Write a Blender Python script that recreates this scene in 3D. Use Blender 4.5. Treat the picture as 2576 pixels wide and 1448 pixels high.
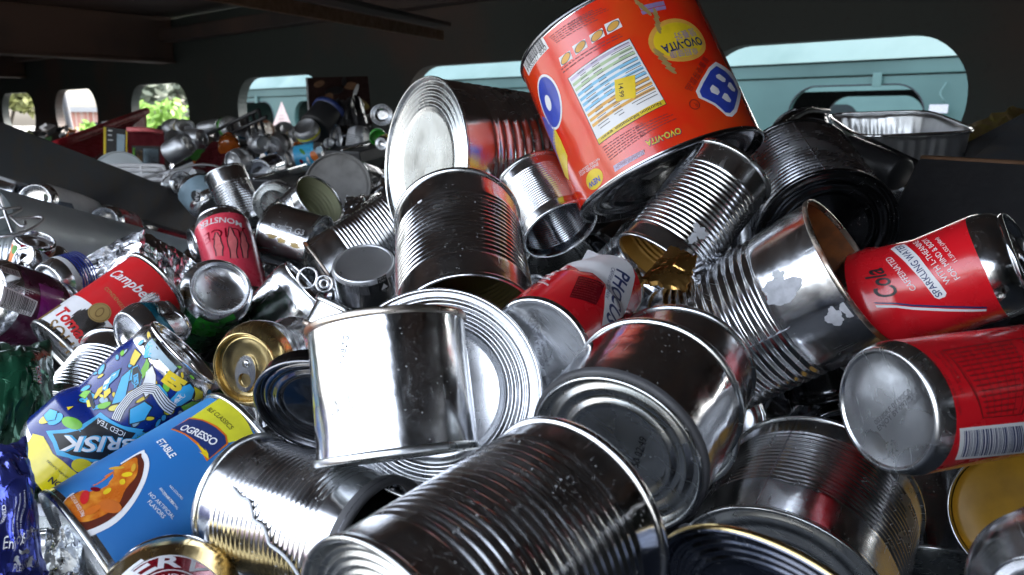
import bpy, bmesh, math, random
from mathutils import Vector, Matrix, noise
R_ = random.Random(7)
PI = math.pi
for o in list(bpy.data.objects): bpy.data.objects.remove(o)
SC = bpy.context.scene
COL = SC.collection
# ------------------------------------------------------------------ camera
F, CX, CY = 1975.0, 1288.0, 724.0            # pixel grid 2576 x 1448
PITCH = math.atan((724 - 305) / F)
CAM = Vector((0, 0, 1.6))
cam = bpy.data.cameras.new('camera'); camo = bpy.data.objects.new('camera', cam); COL.objects.link(camo)
camo.location = CAM; camo.rotation_euler = (PI / 2 - PITCH, 0, 0)
cam.sensor_width = 36; cam.lens = F / 2576 * 36; cam.clip_start = 0.01; cam.clip_end = 500
cam.dof.use_dof = True; cam.dof.focus_distance = 0.52; cam.dof.aperture_fstop = 16
SC.camera = camo
# ------------------------------------------------------------------ world, sun, exposure
SUN_EL, SUN_AZ = math.radians(48), math.radians(40)     # azimuth clockwise from +Y
W = bpy.data.worlds.new('World'); SC.world = W; W.use_nodes = True
nt = W.node_tree; bg = nt.nodes['Background']
sky = nt.nodes.new('ShaderNodeTexSky'); sky.sky_type = 'NISHITA'; sky.sun_disc = False
sky.sun_elevation = SUN_EL; sky.sun_rotation = SUN_AZ
sky.air_density = 1.0; sky.dust_density = 5.0; sky.ozone_density = 0.6
hsv = nt.nodes.new('ShaderNodeHueSaturation'); hsv.inputs['Saturation'].default_value = .45      # thin overcast: paler than a clear sky
nt.links.new(sky.outputs[0], hsv.inputs['Color']); nt.links.new(hsv.outputs[0], bg.inputs[0]); bg.inputs[1].default_value = 0.15
sl = bpy.data.lights.new('sun', 'SUN'); so = bpy.data.objects.new('sun', sl); COL.objects.link(so)
sl.energy = 1.5; sl.angle = math.radians(12); sl.color = (1, .96, .9)
so.rotation_euler = Vector((-math.sin(SUN_AZ) * math.cos(SUN_EL), -math.cos(SUN_AZ) * math.cos(SUN_EL), -math.sin(SUN_EL))).to_track_quat('-Z', 'Y').to_euler()
vs = SC.view_settings; vs.view_transform = 'Standard'; vs.look = 'None'; vs.exposure = 3.45; vs.gamma = 1; vs.use_curve_mapping = False
cy = SC.cycles; cy.max_bounces = 10; cy.diffuse_bounces = 3; cy.glossy_bounces = 8; cy.transmission_bounces = 4; cy.transparent_max_bounces = 6
cy.use_denoising = True; cy.sample_clamp_indirect = 8; cy.caustics_reflective = False; cy.caustics_refractive = False; cy.blur_glossy = 0.3
# ------------------------------------------------------------------ pixel helpers
CP, SP = math.cos(PITCH), math.sin(PITCH)
def ray(px, py):
    x, y = (px - CX) / F, -(py - CY) / F
    return Vector((x, y * SP + CP, y * CP - SP)).normalized()
def at(px, py, d): return CAM + ray(px, py) * d
WN = Vector((math.sin(math.radians(41)), math.cos(math.radians(41)), 0)); WT = Vector((WN.y, -WN.x, 0))
def wp(s, z, d): return WT * s + WN * d + Vector((0, 0, 1.6 + z))
# ------------------------------------------------------------------ materials
MATS = {}
def nodes(name):
    m = bpy.data.materials.new(name); m.use_nodes = True; MATS[name] = m
    return m, m.node_tree, m.node_tree.nodes['Principled BSDF']
def N(nt, t, **k):
    n = nt.nodes.new(t)
    for a, b in k.items():
        if a.startswith('i_'): n.inputs[int(a[2:])].default_value = b
        else: setattr(n, a, b)
    return n
def ramp(nt, src, stops):
    r = nt.nodes.new('ShaderNodeValToRGB'); nt.links.new(src, r.inputs[0])
    e = r.color_ramp.elements
    while len(e) < len(stops): e.new(0.5)
    for k, (p, c) in zip(e, stops):
        k.position = p; k.color = (c, c, c, 1) if not hasattr(c, '__len__') else (*c, 1)
    return r.outputs[0]
def coords(nt):
    tc = N(nt, 'ShaderNodeTexCoord'); oi = N(nt, 'ShaderNodeObjectInfo')
    va = N(nt, 'ShaderNodeVectorMath', operation='ADD'); mu = N(nt, 'ShaderNodeMath', operation='MULTIPLY', i_1=37.0)
    nt.links.new(oi.outputs['Random'], mu.inputs[0]); nt.links.new(tc.outputs['Object'], va.inputs[0]); nt.links.new(mu.outputs[0], va.inputs[1])
    return va.outputs[0]
def mix(nt, fac, a, b):
    m = N(nt, 'ShaderNodeMix', data_type='RGBA'); L = nt.links
    if hasattr(fac, 'links'): L.new(fac, m.inputs[0])
    else: m.inputs[0].default_value = fac
    for s, v in ((6, a), (7, b)):
        if hasattr(v, 'links'): L.new(v, m.inputs[s])
        else: m.inputs[s].default_value = (*v, 1)
    return m.outputs[2]
def metal(name, col=(.72, .73, .75), r0=.10, r1=.30, dirt=.32, speck=.35, brushed=.25, stain=(.40, .39, .37), wav=.25, rust=0, mk=1.0):
    m, nt, b = nodes(name); L = nt.links; co = coords(nt)
    n1 = N(nt, 'ShaderNodeTexNoise'); n1.inputs['Scale'].default_value = 45; n1.inputs['Detail'].default_value = 6; L.new(co, n1.inputs[0])
    n2 = N(nt, 'ShaderNodeTexNoise'); n2.inputs['Scale'].default_value = 14; n2.inputs['Detail'].default_value = 4; L.new(co, n2.inputs[0])
    n2.inputs['Distortion'].default_value = .5; dm = ramp(nt, n2.outputs[0], [(.48, 0), (.80, dirt)])
    c = mix(nt, dm, col, stain)
    vo = N(nt, 'ShaderNodeTexVoronoi'); vo.inputs['Scale'].default_value = 330; vo.inputs['Randomness'].default_value = 1; L.new(co, vo.inputs[0])
    s1 = ramp(nt, vo.outputs['Distance'], [(.10, 1), (.2, 0)])
    n3 = N(nt, 'ShaderNodeTexNoise'); n3.inputs['Scale'].default_value = 60; L.new(co, n3.inputs[0])
    s2 = ramp(nt, n3.outputs[0], [(.5, 0), (.62, speck)])
    sm = N(nt, 'ShaderNodeMath', operation='MULTIPLY'); L.new(s1, sm.inputs[0]); L.new(s2, sm.inputs[1])
    c = mix(nt, sm.outputs[0], c, (.75, .75, .74))
    vf = N(nt, 'ShaderNodeTexVoronoi'); vf.inputs['Scale'].default_value = 900; L.new(co, vf.inputs[0])
    f1 = ramp(nt, vf.outputs['Distance'], [(.12, .8), (.28, 0)]); nf = N(nt, 'ShaderNodeTexNoise'); nf.inputs['Scale'].default_value = 25; nf.inputs['Detail'].default_value = 5; L.new(co, nf.inputs[0])
    f2 = ramp(nt, nf.outputs[0], [(.42, .03), (.7, speck * 1.1)]); fm = N(nt, 'ShaderNodeMath', operation='MULTIPLY'); L.new(f1, fm.inputs[0]); L.new(f2, fm.inputs[1])
    c = mix(nt, fm.outputs[0], c, (.7, .7, .7)); fs = N(nt, 'ShaderNodeMath', operation='MAXIMUM'); L.new(fm.outputs[0], fs.inputs[0]); L.new(sm.outputs[0], fs.inputs[1]); sm = fs
    inv = N(nt, 'ShaderNodeMath', operation='SUBTRACT', i_0=1.0); L.new(sm.outputs[0], inv.inputs[1]); met = inv.outputs[0]
    if rust:
        n4 = N(nt, 'ShaderNodeTexNoise'); n4.inputs['Scale'].default_value = 30; n4.inputs['Detail'].default_value = 8; L.new(co, n4.inputs[0])
        rm = ramp(nt, n4.outputs[0], [(.62 - .3 * rust, 0), (.72 - .25 * rust, 1)])
        c = mix(nt, rm, c, (.16, .055, .02))
        mm = N(nt, 'ShaderNodeMath', operation='SUBTRACT'); L.new(met, mm.inputs[0]); L.new(rm, mm.inputs[1]); mm.use_clamp = True; met = mm.outputs[0]
    if mk < 1: mz = N(nt, 'ShaderNodeMath', operation='MULTIPLY', i_1=mk); L.new(met, mz.inputs[0]); met = mz.outputs[0]
    L.new(c, b.inputs['Base Color']); L.new(met, b.inputs['Metallic'])
    rr = ramp(nt, n1.outputs[0], [(.3, r0), (.75, r1)])
    ms = N(nt, 'ShaderNodeMapping'); ms.inputs['Scale'].default_value = (900, 25, 40); ms.inputs['Rotation'].default_value = (.5, .9, .3); L.new(co, ms.inputs[0])
    ns_ = N(nt, 'ShaderNodeTexNoise'); ns_.inputs['Scale'].default_value = 1; ns_.inputs['Detail'].default_value = 4; L.new(ms.outputs[0], ns_.inputs[0])
    sc_ = ramp(nt, ns_.outputs[0], [(.62, 0), (.74, .12)]); ad = N(nt, 'ShaderNodeMath', operation='ADD'); L.new(rr, ad.inputs[0]); L.new(sc_, ad.inputs[1]); dr = N(nt, 'ShaderNodeMath', operation='MULTIPLY_ADD', i_1=.22); L.new(dm, dr.inputs[0]); L.new(ad.outputs[0], dr.inputs[2]); L.new(dr.outputs[0], b.inputs['Roughness'])
    mp = N(nt, 'ShaderNodeMapping'); mp.inputs['Scale'].default_value = (60, 60, 2200); L.new(co, mp.inputs[0])
    nb = N(nt, 'ShaderNodeTexNoise'); nb.inputs['Scale'].default_value = 1; nb.inputs['Detail'].default_value = 3; L.new(mp.outputs[0], nb.inputs[0])
    b1 = N(nt, 'ShaderNodeBump'); b1.inputs['Strength'].default_value = brushed * .22; b1.inputs['Distance'].default_value = .0006; L.new(nb.outputs[0], b1.inputs['Height'])
    nw = N(nt, 'ShaderNodeTexNoise'); nw.inputs['Scale'].default_value = 70; nw.inputs['Detail'].default_value = 2; L.new(co, nw.inputs[0])
    b2 = N(nt, 'ShaderNodeBump'); b2.inputs['Strength'].default_value = wav; b2.inputs['Distance'].default_value = .0012; L.new(nw.outputs[0], b2.inputs['Height']); L.new(b1.outputs[0], b2.inputs['Normal'])
    L.new(b2.outputs[0], b.inputs['Normal'])
    return m
metal('glue', (.55, .56, .58), .4, .6, .3, .2, .0, wav=1.0)
def paint(name, col, rough=.35, metal_=0.0, coat=.0, grain=.12, var=None, bump=.15, scale=60, spec=.5):
    m, nt, b = nodes(name); L = nt.links; co = coords(nt)
    n1 = N(nt, 'ShaderNodeTexNoise'); n1.inputs['Scale'].default_value = scale; n1.inputs['Detail'].default_value = 6; L.new(co, n1.inputs[0])
    v2 = var or tuple(c * (1 - grain * 2) for c in col)
    L.new(mix(nt, ramp(nt, n1.outputs[0], [(.42, 0), (.72, 1)]), col, v2), b.inputs['Base Color'])
    L.new(ramp(nt, n1.outputs[0], [(.3, rough * .8), (.7, min(1, rough * 1.3))]), b.inputs['Roughness'])
    b.inputs['Metallic'].default_value = metal_; b.inputs['Coat Weight'].default_value = coat; b.inputs['Coat Roughness'].default_value = .08
    b.inputs['Specular IOR Level'].default_value = spec
    bp = N(nt, 'ShaderNodeBump'); bp.inputs['Strength'].default_value = bump; bp.inputs['Distance'].default_value = .001; L.new(n1.outputs[0], bp.inputs['Height']); L.new(bp.outputs[0], b.inputs['Normal'])
    return m
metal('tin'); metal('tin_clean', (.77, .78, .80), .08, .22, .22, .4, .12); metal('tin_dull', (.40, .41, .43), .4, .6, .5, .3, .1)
metal('tin_dark', (.50, .52, .56), .08, .22, .4, .6, .2); metal('tin_end', (.66, .68, .68), .18, .34, .25, .35, .05, wav=.05)
metal('tin_black', (.16, .165, .18), .1, .26, .3, .35, .2, wav=.35); metal('end_navy', (.10, .12, .18), .14, .3, .3, .3, .05)
metal('gold', (.80, .60, .26), .15, .3, .3, .2, .1); metal('copper_gold', (.62, .36, .11), .18, .34, .4, .3, .1, (.2, .09, .02)); metal('gold_lining', (.50, .26, .05), .3, .5, .5, .1, .1, (.20, .10, .02), mk=.45)
metal('olive_lining', (.46, .38, .15), .3, .5, .4, .4, .1, (.24, .19, .07), mk=.3); metal('pale_lining', (.46, .47, .30), .35, .55, .4, .2, .1, (.28, .27, .14), mk=.3)
metal('rust_lining', (.45, .15, .045), .4, .6, .6, .2, .1, (.12, .04, .015), rust=.55, mk=.6)
metal('alu', (.80, .81, .83), .16, .34, .2, .3, .1, wav=.1); metal('alu_bright', (.86, .87, .89), .08, .2, .15, .2, .05); metal('foil', (.83, .84, .86), .10, .26, .1, .1, .0, wav=.6); metal('foil_soft', (.74, .75, .77), .3, .5, .15, .1, .0, wav=.5)
metal('rim_rust', (.55, .50, .44), .2, .4, .6, .2, .1, (.2, .1, .04), rust=.35); metal('galvanized', (.46, .51, .53), .32, .55, .7, .1, .05, (.58, .62, .64), wav=.3, mk=.55)
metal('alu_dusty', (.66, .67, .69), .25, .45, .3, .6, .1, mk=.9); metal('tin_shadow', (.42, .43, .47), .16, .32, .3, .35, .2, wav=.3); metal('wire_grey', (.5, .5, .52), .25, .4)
P = {}
def pm(name, col, **k): P[name] = paint('paint_' + name, col, **k)
pm('red', (.62, .010, .018), rough=.25, coat=.5, grain=.05); pm('soup_red', (.55, .012, .016), rough=.45, grain=.05); pm('ovo', (.66, .022, .006), rough=.2, coat=.7, grain=.06, var=(.62, .06, .008), scale=25)
pm('white', (.74, .74, .76), rough=.45, grain=.04); pm('black', (.012, .012, .014), rough=.4); pm('navy', (.015, .03, .13), rough=.4); pm('blue', (.03, .06, .42), rough=.35, coat=.3)
pm('yellow', (.72, .52, .015), rough=.35, coat=.2); pm('lime', (.62, .60, .03), rough=.4); pm('cyan', (.05, .38, .66), rough=.4, coat=.1); pm('progresso', (.016, .135, .40), rough=.5, var=(.035, .24, .54), scale=18, coat=.0)
pm('soup', (.48, .11, .01), rough=.3, var=(.72, .30, .03), scale=160, coat=.2); pm('soup_dark', (.10, .018, .008), rough=.35); pm('goldink', (.42, .29, .11), rough=.4, metal_=.3); pm('brown', (.22, .13, .04), rough=.5)
pm('green', (.012, .16, .045), rough=.25, coat=.4); pm('green2', (.03, .32, .03), rough=.25, coat=.3); pm('pink', (.75, .06, .10), rough=.28, coat=.4, grain=.06); pm('pink2', (.70, .16, .17), rough=.3)
pm('purple', (.055, .012, .035), rough=.25, coat=.4, var=(.10, .015, .06)); pm('violet', (.22, .02, .20), rough=.3, coat=.3); pm('brisk_blue', (.004, .018, .17), rough=.25, coat=.4); pm('brisk_yellow', (.72, .60, .01), rough=.22, coat=.5); pm('leaf', (.16, .45, .03), rough=.3)
pm('blue_foil', (.05, .07, .42), rough=.18, metal_=.85, var=(.12, .14, .5)); pm('green_foil', (.014, .085, .045), rough=.22, metal_=.6, var=(.10, .13, .11), scale=9); pm('teal', (.012, .15, .22), rough=.25, metal_=.4); pm('grey', (.28, .29, .30), rough=.6)
pm('beer_red', (.33, .01, .025), rough=.18, metal_=.5, coat=.4); pm('orange', (.60, .14, .01), rough=.4); pm('ltgrey', (.55, .57, .6), rough=.5); pm('paper', (.52, .53, .57), rough=.8, bump=.5, scale=200)
pm('custard', (.62, .33, .03), rough=.35, grain=.1); pm('dark_plastic', (.02, .02, .022), rough=.35); pm('grey_plastic', (.16, .155, .15), rough=.6, bump=.3); pm('dark_red', (.085, .006, .010), rough=.7, spec=.15); pm('box_black', (.022, .010, .009), rough=.7, spec=.15); pm('tray_red', (.22, .008, .014), rough=.6, spec=.2)
pm('steel_dark', (.062, .066, .076), rough=.45, metal_=.15, bump=.4, scale=40, var=(.085, .075, .066)); pm('plate_black', (.018, .018, .020), rough=.42, bump=.5, scale=90); pm('rustbrown', (.14, .07, .035), rough=.8); pm('pale_blue', (.30, .42, .50), rough=.4); pm('sky_blue', (.05, .20, .42), rough=.35, coat=.2)
pm('turquoise', (.046, .112, .108), rough=.5, grain=.16, scale=1.5, bump=.05); pm('turquoise_light', (.066, .142, .135), rough=.5, grain=.05, scale=4, bump=.05); pm('rubber', (.01, .014, .02), rough=.6)  # turquoise set darker than its own tone to stand in for shade outside
pm('lining_ring', (.06, .06, .065), rough=.5); pm('violet_ink', (.28, .20, .42), rough=.4); pm('stripe_green', (.42, .55, .33), rough=.4); pm('stripe_blue', (.20, .48, .70), rough=.4); pm('stripe_orange', (.68, .36, .06), rough=.4); pm('stripe_violet', (.52, .46, .62), rough=.4)
pm('darkink', (.20, .008, .008), rough=.4); pm('greyink', (.10, .10, .11), rough=.5); pm('midgreen', (.05, .22, .03), rough=.4); pm('glass_amber', (.35, .08, .01), rough=.1, coat=.5); pm('cloth', (.13, .085, .03), rough=.9, var=(.16, .13, .02)); pm('clear_blue', (.20, .24, .30), rough=.15, coat=.4)
def wallmat():
    m, nt, b = nodes('container_paint'); L = nt.links; tc = N(nt, 'ShaderNodeTexCoord')
    n1 = N(nt, 'ShaderNodeTexNoise'); n1.inputs['Scale'].default_value = 2.2; n1.inputs['Detail'].default_value = 8; L.new(tc.outputs['Object'], n1.inputs[0])
    c = mix(nt, ramp(nt, n1.outputs[0], [(.5, 0), (.68, 1)]), (.026, .034, .030), (.055, .034, .026))
    n2 = N(nt, 'ShaderNodeTexNoise'); n2.inputs['Scale'].default_value = 60; L.new(tc.outputs['Object'], n2.inputs[0])
    L.new(mix(nt, ramp(nt, n2.outputs[0], [(.6, 0), (.75, .35)]), c, (.02, .016, .014)), b.inputs['Base Color']); b.inputs['Roughness'].default_value = .65
    m2, nt, b = nodes('roof_rust'); L = nt.links; tc = N(nt, 'ShaderNodeTexCoord')
    n1 = N(nt, 'ShaderNodeTexNoise'); n1.inputs['Scale'].default_value = 1.6; n1.inputs['Detail'].default_value = 9; L.new(tc.outputs['Object'], n1.inputs[0])
    L.new(mix(nt, ramp(nt, n1.outputs[0], [(.4, 0), (.62, 1)]), (.088, .048, .034), (.027, .021, .019)), b.inputs['Base Color']); b.inputs['Roughness'].default_value = .7
    return m, m2
WALL, ROOF = wallmat()
# ------------------------------------------------------------------ object helpers
def props(o, label=None, cat=None, group=None, kind=None):
    for k, v in (('label', label), ('category', cat), ('group', group), ('kind', kind)):
        if v: o[k] = v
    return o
def thing(name, label, cat, mat=None, group=None):
    o = bpy.data.objects.new(name, None); COL.objects.link(o); o.empty_display_size = .02
    if mat is not None: o.matrix_world = mat
    return props(o, label, cat, group)
def mesh_obj(name, verts, faces, m, parent=None, smooth=True):
    me = bpy.data.meshes.new(name); me.from_pydata([tuple(v) for v in verts], [], faces); me.update()
    if smooth: me.polygons.foreach_set('use_smooth', [True] * len(me.polygons))
    if m is not None: me.materials.append(m)
    o = bpy.data.objects.new(name, me); COL.objects.link(o)
    if parent is not None: o.parent = parent
    return o
def box_geo(c, ax, ay, az):
    """box from centre and three half-axis vectors"""
    v = [c + ax * i + ay * j + az * k for k in (-1, 1) for j in (-1, 1) for i in (-1, 1)]
    return v, [(0, 2, 3, 1), (4, 5, 7, 6), (0, 1, 5, 4), (2, 6, 7, 3), (0, 4, 6, 2), (1, 3, 7, 5)]
def bevel_box(name, c, ax, ay, az, m, parent=None, bw=.002):
    v, f = box_geo(c, ax, ay, az); bm = bmesh.new()
    vs_ = [bm.verts.new(p) for p in v]
    for q in f: bm.faces.new([vs_[i] for i in q])
    bmesh.ops.recalc_face_normals(bm, faces=bm.faces)
    if bw: bmesh.ops.bevel(bm, geom=list(bm.edges), offset=bw, segments=2, affect='EDGES', profile=.5)
    me = bpy.data.meshes.new(name); bm.to_mesh(me); bm.free(); me.materials.append(m)
    o = bpy.data.objects.new(name, me); COL.objects.link(o)
    if parent is not None: o.parent = parent
    return o
def tube_geo(path, r, seg=10, closed=False):
    pts = [Vector(p) for p in path]; V = []; Fc = []; n = len(pts); up = Vector((.13, .21, .97))
    for i, p in enumerate(pts):
        t = (pts[(i + 1) % n if closed else min(i + 1, n - 1)] - pts[(i - 1) % n if closed else max(i - 1, 0)]).normalized()
        a = t.cross(up); a = a.normalized() if a.length > 1e-4 else Vector((1, 0, 0)); b = t.cross(a); up = -b if b.length else up
        rr = r[i] if hasattr(r, '__len__') else r
        for k in range(seg):
            w = 2 * PI * k / seg; V.append(p + (a * math.cos(w) + b * math.sin(w)) * rr)
    for i in range(n if closed else n - 1):
        for k in range(seg):
            j = (i + 1) % n
            Fc.append((i * seg + k, i * seg + (k + 1) % seg, j * seg + (k + 1) % seg, j * seg + k))
    if not closed:
        Fc.append(tuple(range(seg))[::-1]); Fc.append(tuple(range((n - 1) * seg, n * seg)))
    return V, Fc
def smooth_path(pts, n=8):
    pts = [Vector(p) for p in pts]; out = []
    for i in range(len(pts) - 1):
        p0, p1, p2, p3 = pts[max(i - 1, 0)], pts[i], pts[i + 1], pts[min(i + 2, len(pts) - 1)]
        for k in range(n):
            t = k / n
            out.append(.5 * ((2 * p1) + (p2 - p0) * t + (2 * p0 - 5 * p1 + 4 * p2 - p3) * t * t + (3 * p1 - p0 - 3 * p2 + p3) * t ** 3))
    return out + [pts[-1]]
# ------------------------------------------------------------------ printed decals on surfaces
def tri_poly(loops, maxlen):
    bm = bmesh.new(); edges = []
    for lp in loops:
        vv = [bm.verts.new((x, y, 0)) for x, y in lp]
        for i in range(len(vv)):
            edges.append(bm.edges.new((vv[i], vv[(i + 1) % len(vv)])))
    bmesh.ops.triangle_fill(bm, use_beauty=True, use_dissolve=False, edges=edges)
    refine(bm, maxlen); return bm
def refine(bm, maxlen):
    for _ in range(5):
        es = [e for e in bm.edges if e.calc_length() > maxlen]
        if not es: break
        bmesh.ops.subdivide_edges(bm, edges=es, cuts=1, use_grid_fill=False)
        bmesh.ops.triangulate(bm, faces=bm.faces)
TXT = {}
def text_mesh(body, bold=0, shear=0, space=1.0):
    key = (body, bold, shear, space)
    if key in TXT: return TXT[key]
    cu = bpy.data.curves.new('lettering', 'FONT'); cu.body = body; cu.size = 1; cu.shear = shear; cu.space_character = space; cu.resolution_u = 3; cu.offset = bold
    o = bpy.data.objects.new('tmp', cu); COL.objects.link(o)
    dg = bpy.context.evaluated_depsgraph_get(); dg.update(); me = bpy.data.meshes.new_from_object(o.evaluated_get(dg))
    bpy.data.objects.remove(o); bpy.data.curves.remove(cu)
    V = [(v.co.x, v.co.y) for v in me.vertices]; Fc = [tuple(p.vertices) for p in me.polygons]; bpy.data.meshes.remove(me)
    if V:
        x0 = min(v[0] for v in V); x1 = max(v[0] for v in V); y0 = min(v[1] for v in V); y1 = max(v[1] for v in V)
        V = [((x - x0) / (x1 - x0), (y - y0) / (x1 - x0)) for x, y in V]; h = (y1 - y0) / (x1 - x0)
    else: h = 1
    TXT[key] = (V, Fc, h); return TXT[key]
class Cyl:
    """outside of a can: u = arc length around, v = height"""
    def __init__(s, can): s.c = can; s.R = can.R
    def uv(s, px, py):
        c = s.c; Mi = c.M.inverted(); o = Mi @ CAM; d = (Mi.to_3x3() @ ray(px, py))
        A = d.x ** 2 + d.y ** 2; B = 2 * (o.x * d.x + o.y * d.y); C_ = o.x ** 2 + o.y ** 2 - c.R ** 2
        D = B * B - 4 * A * C_
        t = (-B - math.sqrt(D)) / (2 * A) if D > 0 else -B / (2 * A)
        p = o + d * t; th = math.atan2(p.y, p.x)
        return (th * c.R, p.z)
    def xyz(s, u, v, off): return s.c.surf(u / s.R, v, off)
class Flat:
    """flat end of a can at height z0 in the can's frame (side -1: looks along -z)"""
    def __init__(s, can, z0, side): s.c = can; s.z0 = z0; s.s = side
    def uv(s, px, py):
        Mi = s.c.M.inverted(); o = Mi @ CAM; d = Mi.to_3x3() @ ray(px, py); p = o + d * ((s.z0 - o.z) / d.z)
        return (p.x * s.s, p.y)
    def xyz(s, u, v, off): return s.c.deform(Vector((u * s.s, v, s.z0 + s.s * off)))
class Plane:
    """free plane: origin, u axis, v axis (world)"""
    def __init__(s, o, u, v, bend=None): s.o = o; s.u = u.normalized(); s.n = u.cross(v).normalized(); s.v = s.n.cross(s.u); s.bend = bend
    def uv(s, px, py):
        d = ray(px, py); p = CAM + d * ((s.o - CAM).dot(s.n) / d.dot(s.n)); q = p - s.o; return (q.dot(s.u), q.dot(s.v))
    def xyz(s, u, v, off): return s.o + s.u * u + s.v * v + s.n * off
def emit(sf, name, bm, m, parent, lay):
    V = [sf.xyz(v.co.x, v.co.y, .00018 + lay * .00009) for v in bm.verts]; bm.verts.index_update()
    Fc = [tuple(v.index for v in f.verts) for f in bm.faces]; bm.free()
    return mesh_obj(name, V, Fc, m, parent)
def poly(sf, name, px, m, parent, lay=0, ml=.003, holes=(), sm=False):
    if sm:      # round the outline
        n_ = len(px); ex = [px[-1]] + list(px) + [px[0], px[1]]; px = []
        for i in range(1, n_ + 1):
            a, b, c, d = [Vector(q) for q in ex[i - 1:i + 3]]
            px += [tuple(.5 * (2 * b + (c - a) * t + (2 * a - 5 * b + 4 * c - d) * t * t + (3 * b - a - 3 * c + d) * t ** 3)) for t in (0, .2, .4, .6, .8)]
    loops = [[sf.uv(*p) for p in px]] + [[sf.uv(*p) for p in h] for h in holes]
    return emit(sf, name, tri_poly(loops, ml), m, parent, lay)
def ell_uv(sf, name, cu, cv, a, b, rot, m, parent, lay=0, n=28, inner=None, ml=.003):
    def lp(k): return [(cu + a * k * math.cos(t) * math.cos(rot) - b * k * math.sin(t) * math.sin(rot), cv + a * k * math.cos(t) * math.sin(rot) + b * k * math.sin(t) * math.cos(rot)) for t in [2 * PI * i / n for i in range(n)]]
    return emit(sf, name, tri_poly([lp(1)] + ([lp(inner)] if inner else []), ml), m, parent, lay)
def rect_uv(sf, name, u0, u1, v0, v1, m, parent, lay=0, ml=.003):
    return emit(sf, name, tri_poly([[(u0, v0), (u1, v0), (u1, v1), (u0, v1)]], ml), m, parent, lay)
def text(sf, body, p0, p1, m, parent, lay=2, bold=0, shear=0, space=1.0, hs=1.0, name='lettering', arc=0, ml=.0025):
    """lettering from pixel p0 (baseline start) to pixel p1 (baseline end)"""
    a = Vector(sf.uv(*p0)); b = Vector(sf.uv(*p1)); return text_uv(sf, body, a, b, m, parent, lay, bold, shear, space, hs, name, arc, ml)
def text_uv(sf, body, a, b, m, parent, lay=2, bold=0, shear=0, space=1.0, hs=1.0, name='lettering', arc=0, ml=.0025):
    V, Fc, h = text_mesh(body, bold, shear, space)
    if not V: return None
    a = Vector(a); b = Vector(b); d = b - a; L = d.length; d.normalize(); n = Vector((-d.y, d.x))
    bm = bmesh.new(); vv = []
    for x, y in V:
        yy = y * hs + (arc * (1 - (2 * x - 1) ** 2) if arc else 0)
        q = a + d * (x * L) + n * (yy * L); vv.append(bm.verts.new((q.x, q.y, 0)))
    for f in Fc:
        try: bm.faces.new([vv[i] for i in f])
        except ValueError: pass
    bmesh.ops.triangulate(bm, faces=bm.faces); refine(bm, ml)
    return emit(sf, name, bm, m, parent, lay)
def lines_block(sf, q, n, m, parent, lay=1, fill=.5, rag=.25, seed=1, name='fine_print'):
    """n rows of small print inside the pixel quad q (tl, tr, br, bl): short word bars"""
    rr = random.Random(seed); A, B, C_, D = [Vector(sf.uv(*p)) for p in q]; bm = bmesh.new()
    for i in range(n):
        t0 = (i + .5 - fill / 2) / n; t1 = (i + .5 + fill / 2) / n; x = 0; end = 1 - rr.random() * rag
        while x < end - .02:
            w = min(rr.uniform(.03, .13), end - x)
            c = [(A.lerp(B, s).lerp(D.lerp(C_, s), t)) for s, t in ((x, t0), (x + w, t0), (x + w, t1), (x, t1))]
            bm.faces.new([bm.verts.new((k.x, k.y, 0)) for k in c]); x += w + .018
    refine(bm, .006); return emit(sf, name, bm, m, parent, lay)
def barcode(sf, q, parent, ink, n=30, seed=3, lay=1, back=True, label='barcode', digits=None):
    """pixel quad tl,tr,br,bl; bars run tl->bl"""
    if back: poly(sf, 'barcode_panel', q, P['white'], parent, lay)
    rr = random.Random(seed); A, B, C_, D = [Vector(sf.uv(*p)) for p in q]; bm = bmesh.new(); x = .06
    while x < .94:
        w = rr.choice((.008, .008, .016, .024)); t1 = .76 if digits else .9
        c = [(A.lerp(B, s).lerp(D.lerp(C_, s), t)) for s, t in ((x, .08), (x + w, .08), (x + w, t1), (x, t1))]
        bm.faces.new([bm.verts.new((k.x, k.y, 0)) for k in c]); x += w + rr.choice((.008, .012, .02))
    refine(bm, .004); emit(sf, 'barcode', bm, ink, parent, lay + 1)
    if digits:
        a = A.lerp(B, .05).lerp(D.lerp(C_, .05), .97); b = A.lerp(B, .95).lerp(D.lerp(C_, .95), .97)
        text_uv(sf, digits, a, b, ink, parent, lay + 1, hs=1.0)
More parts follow.
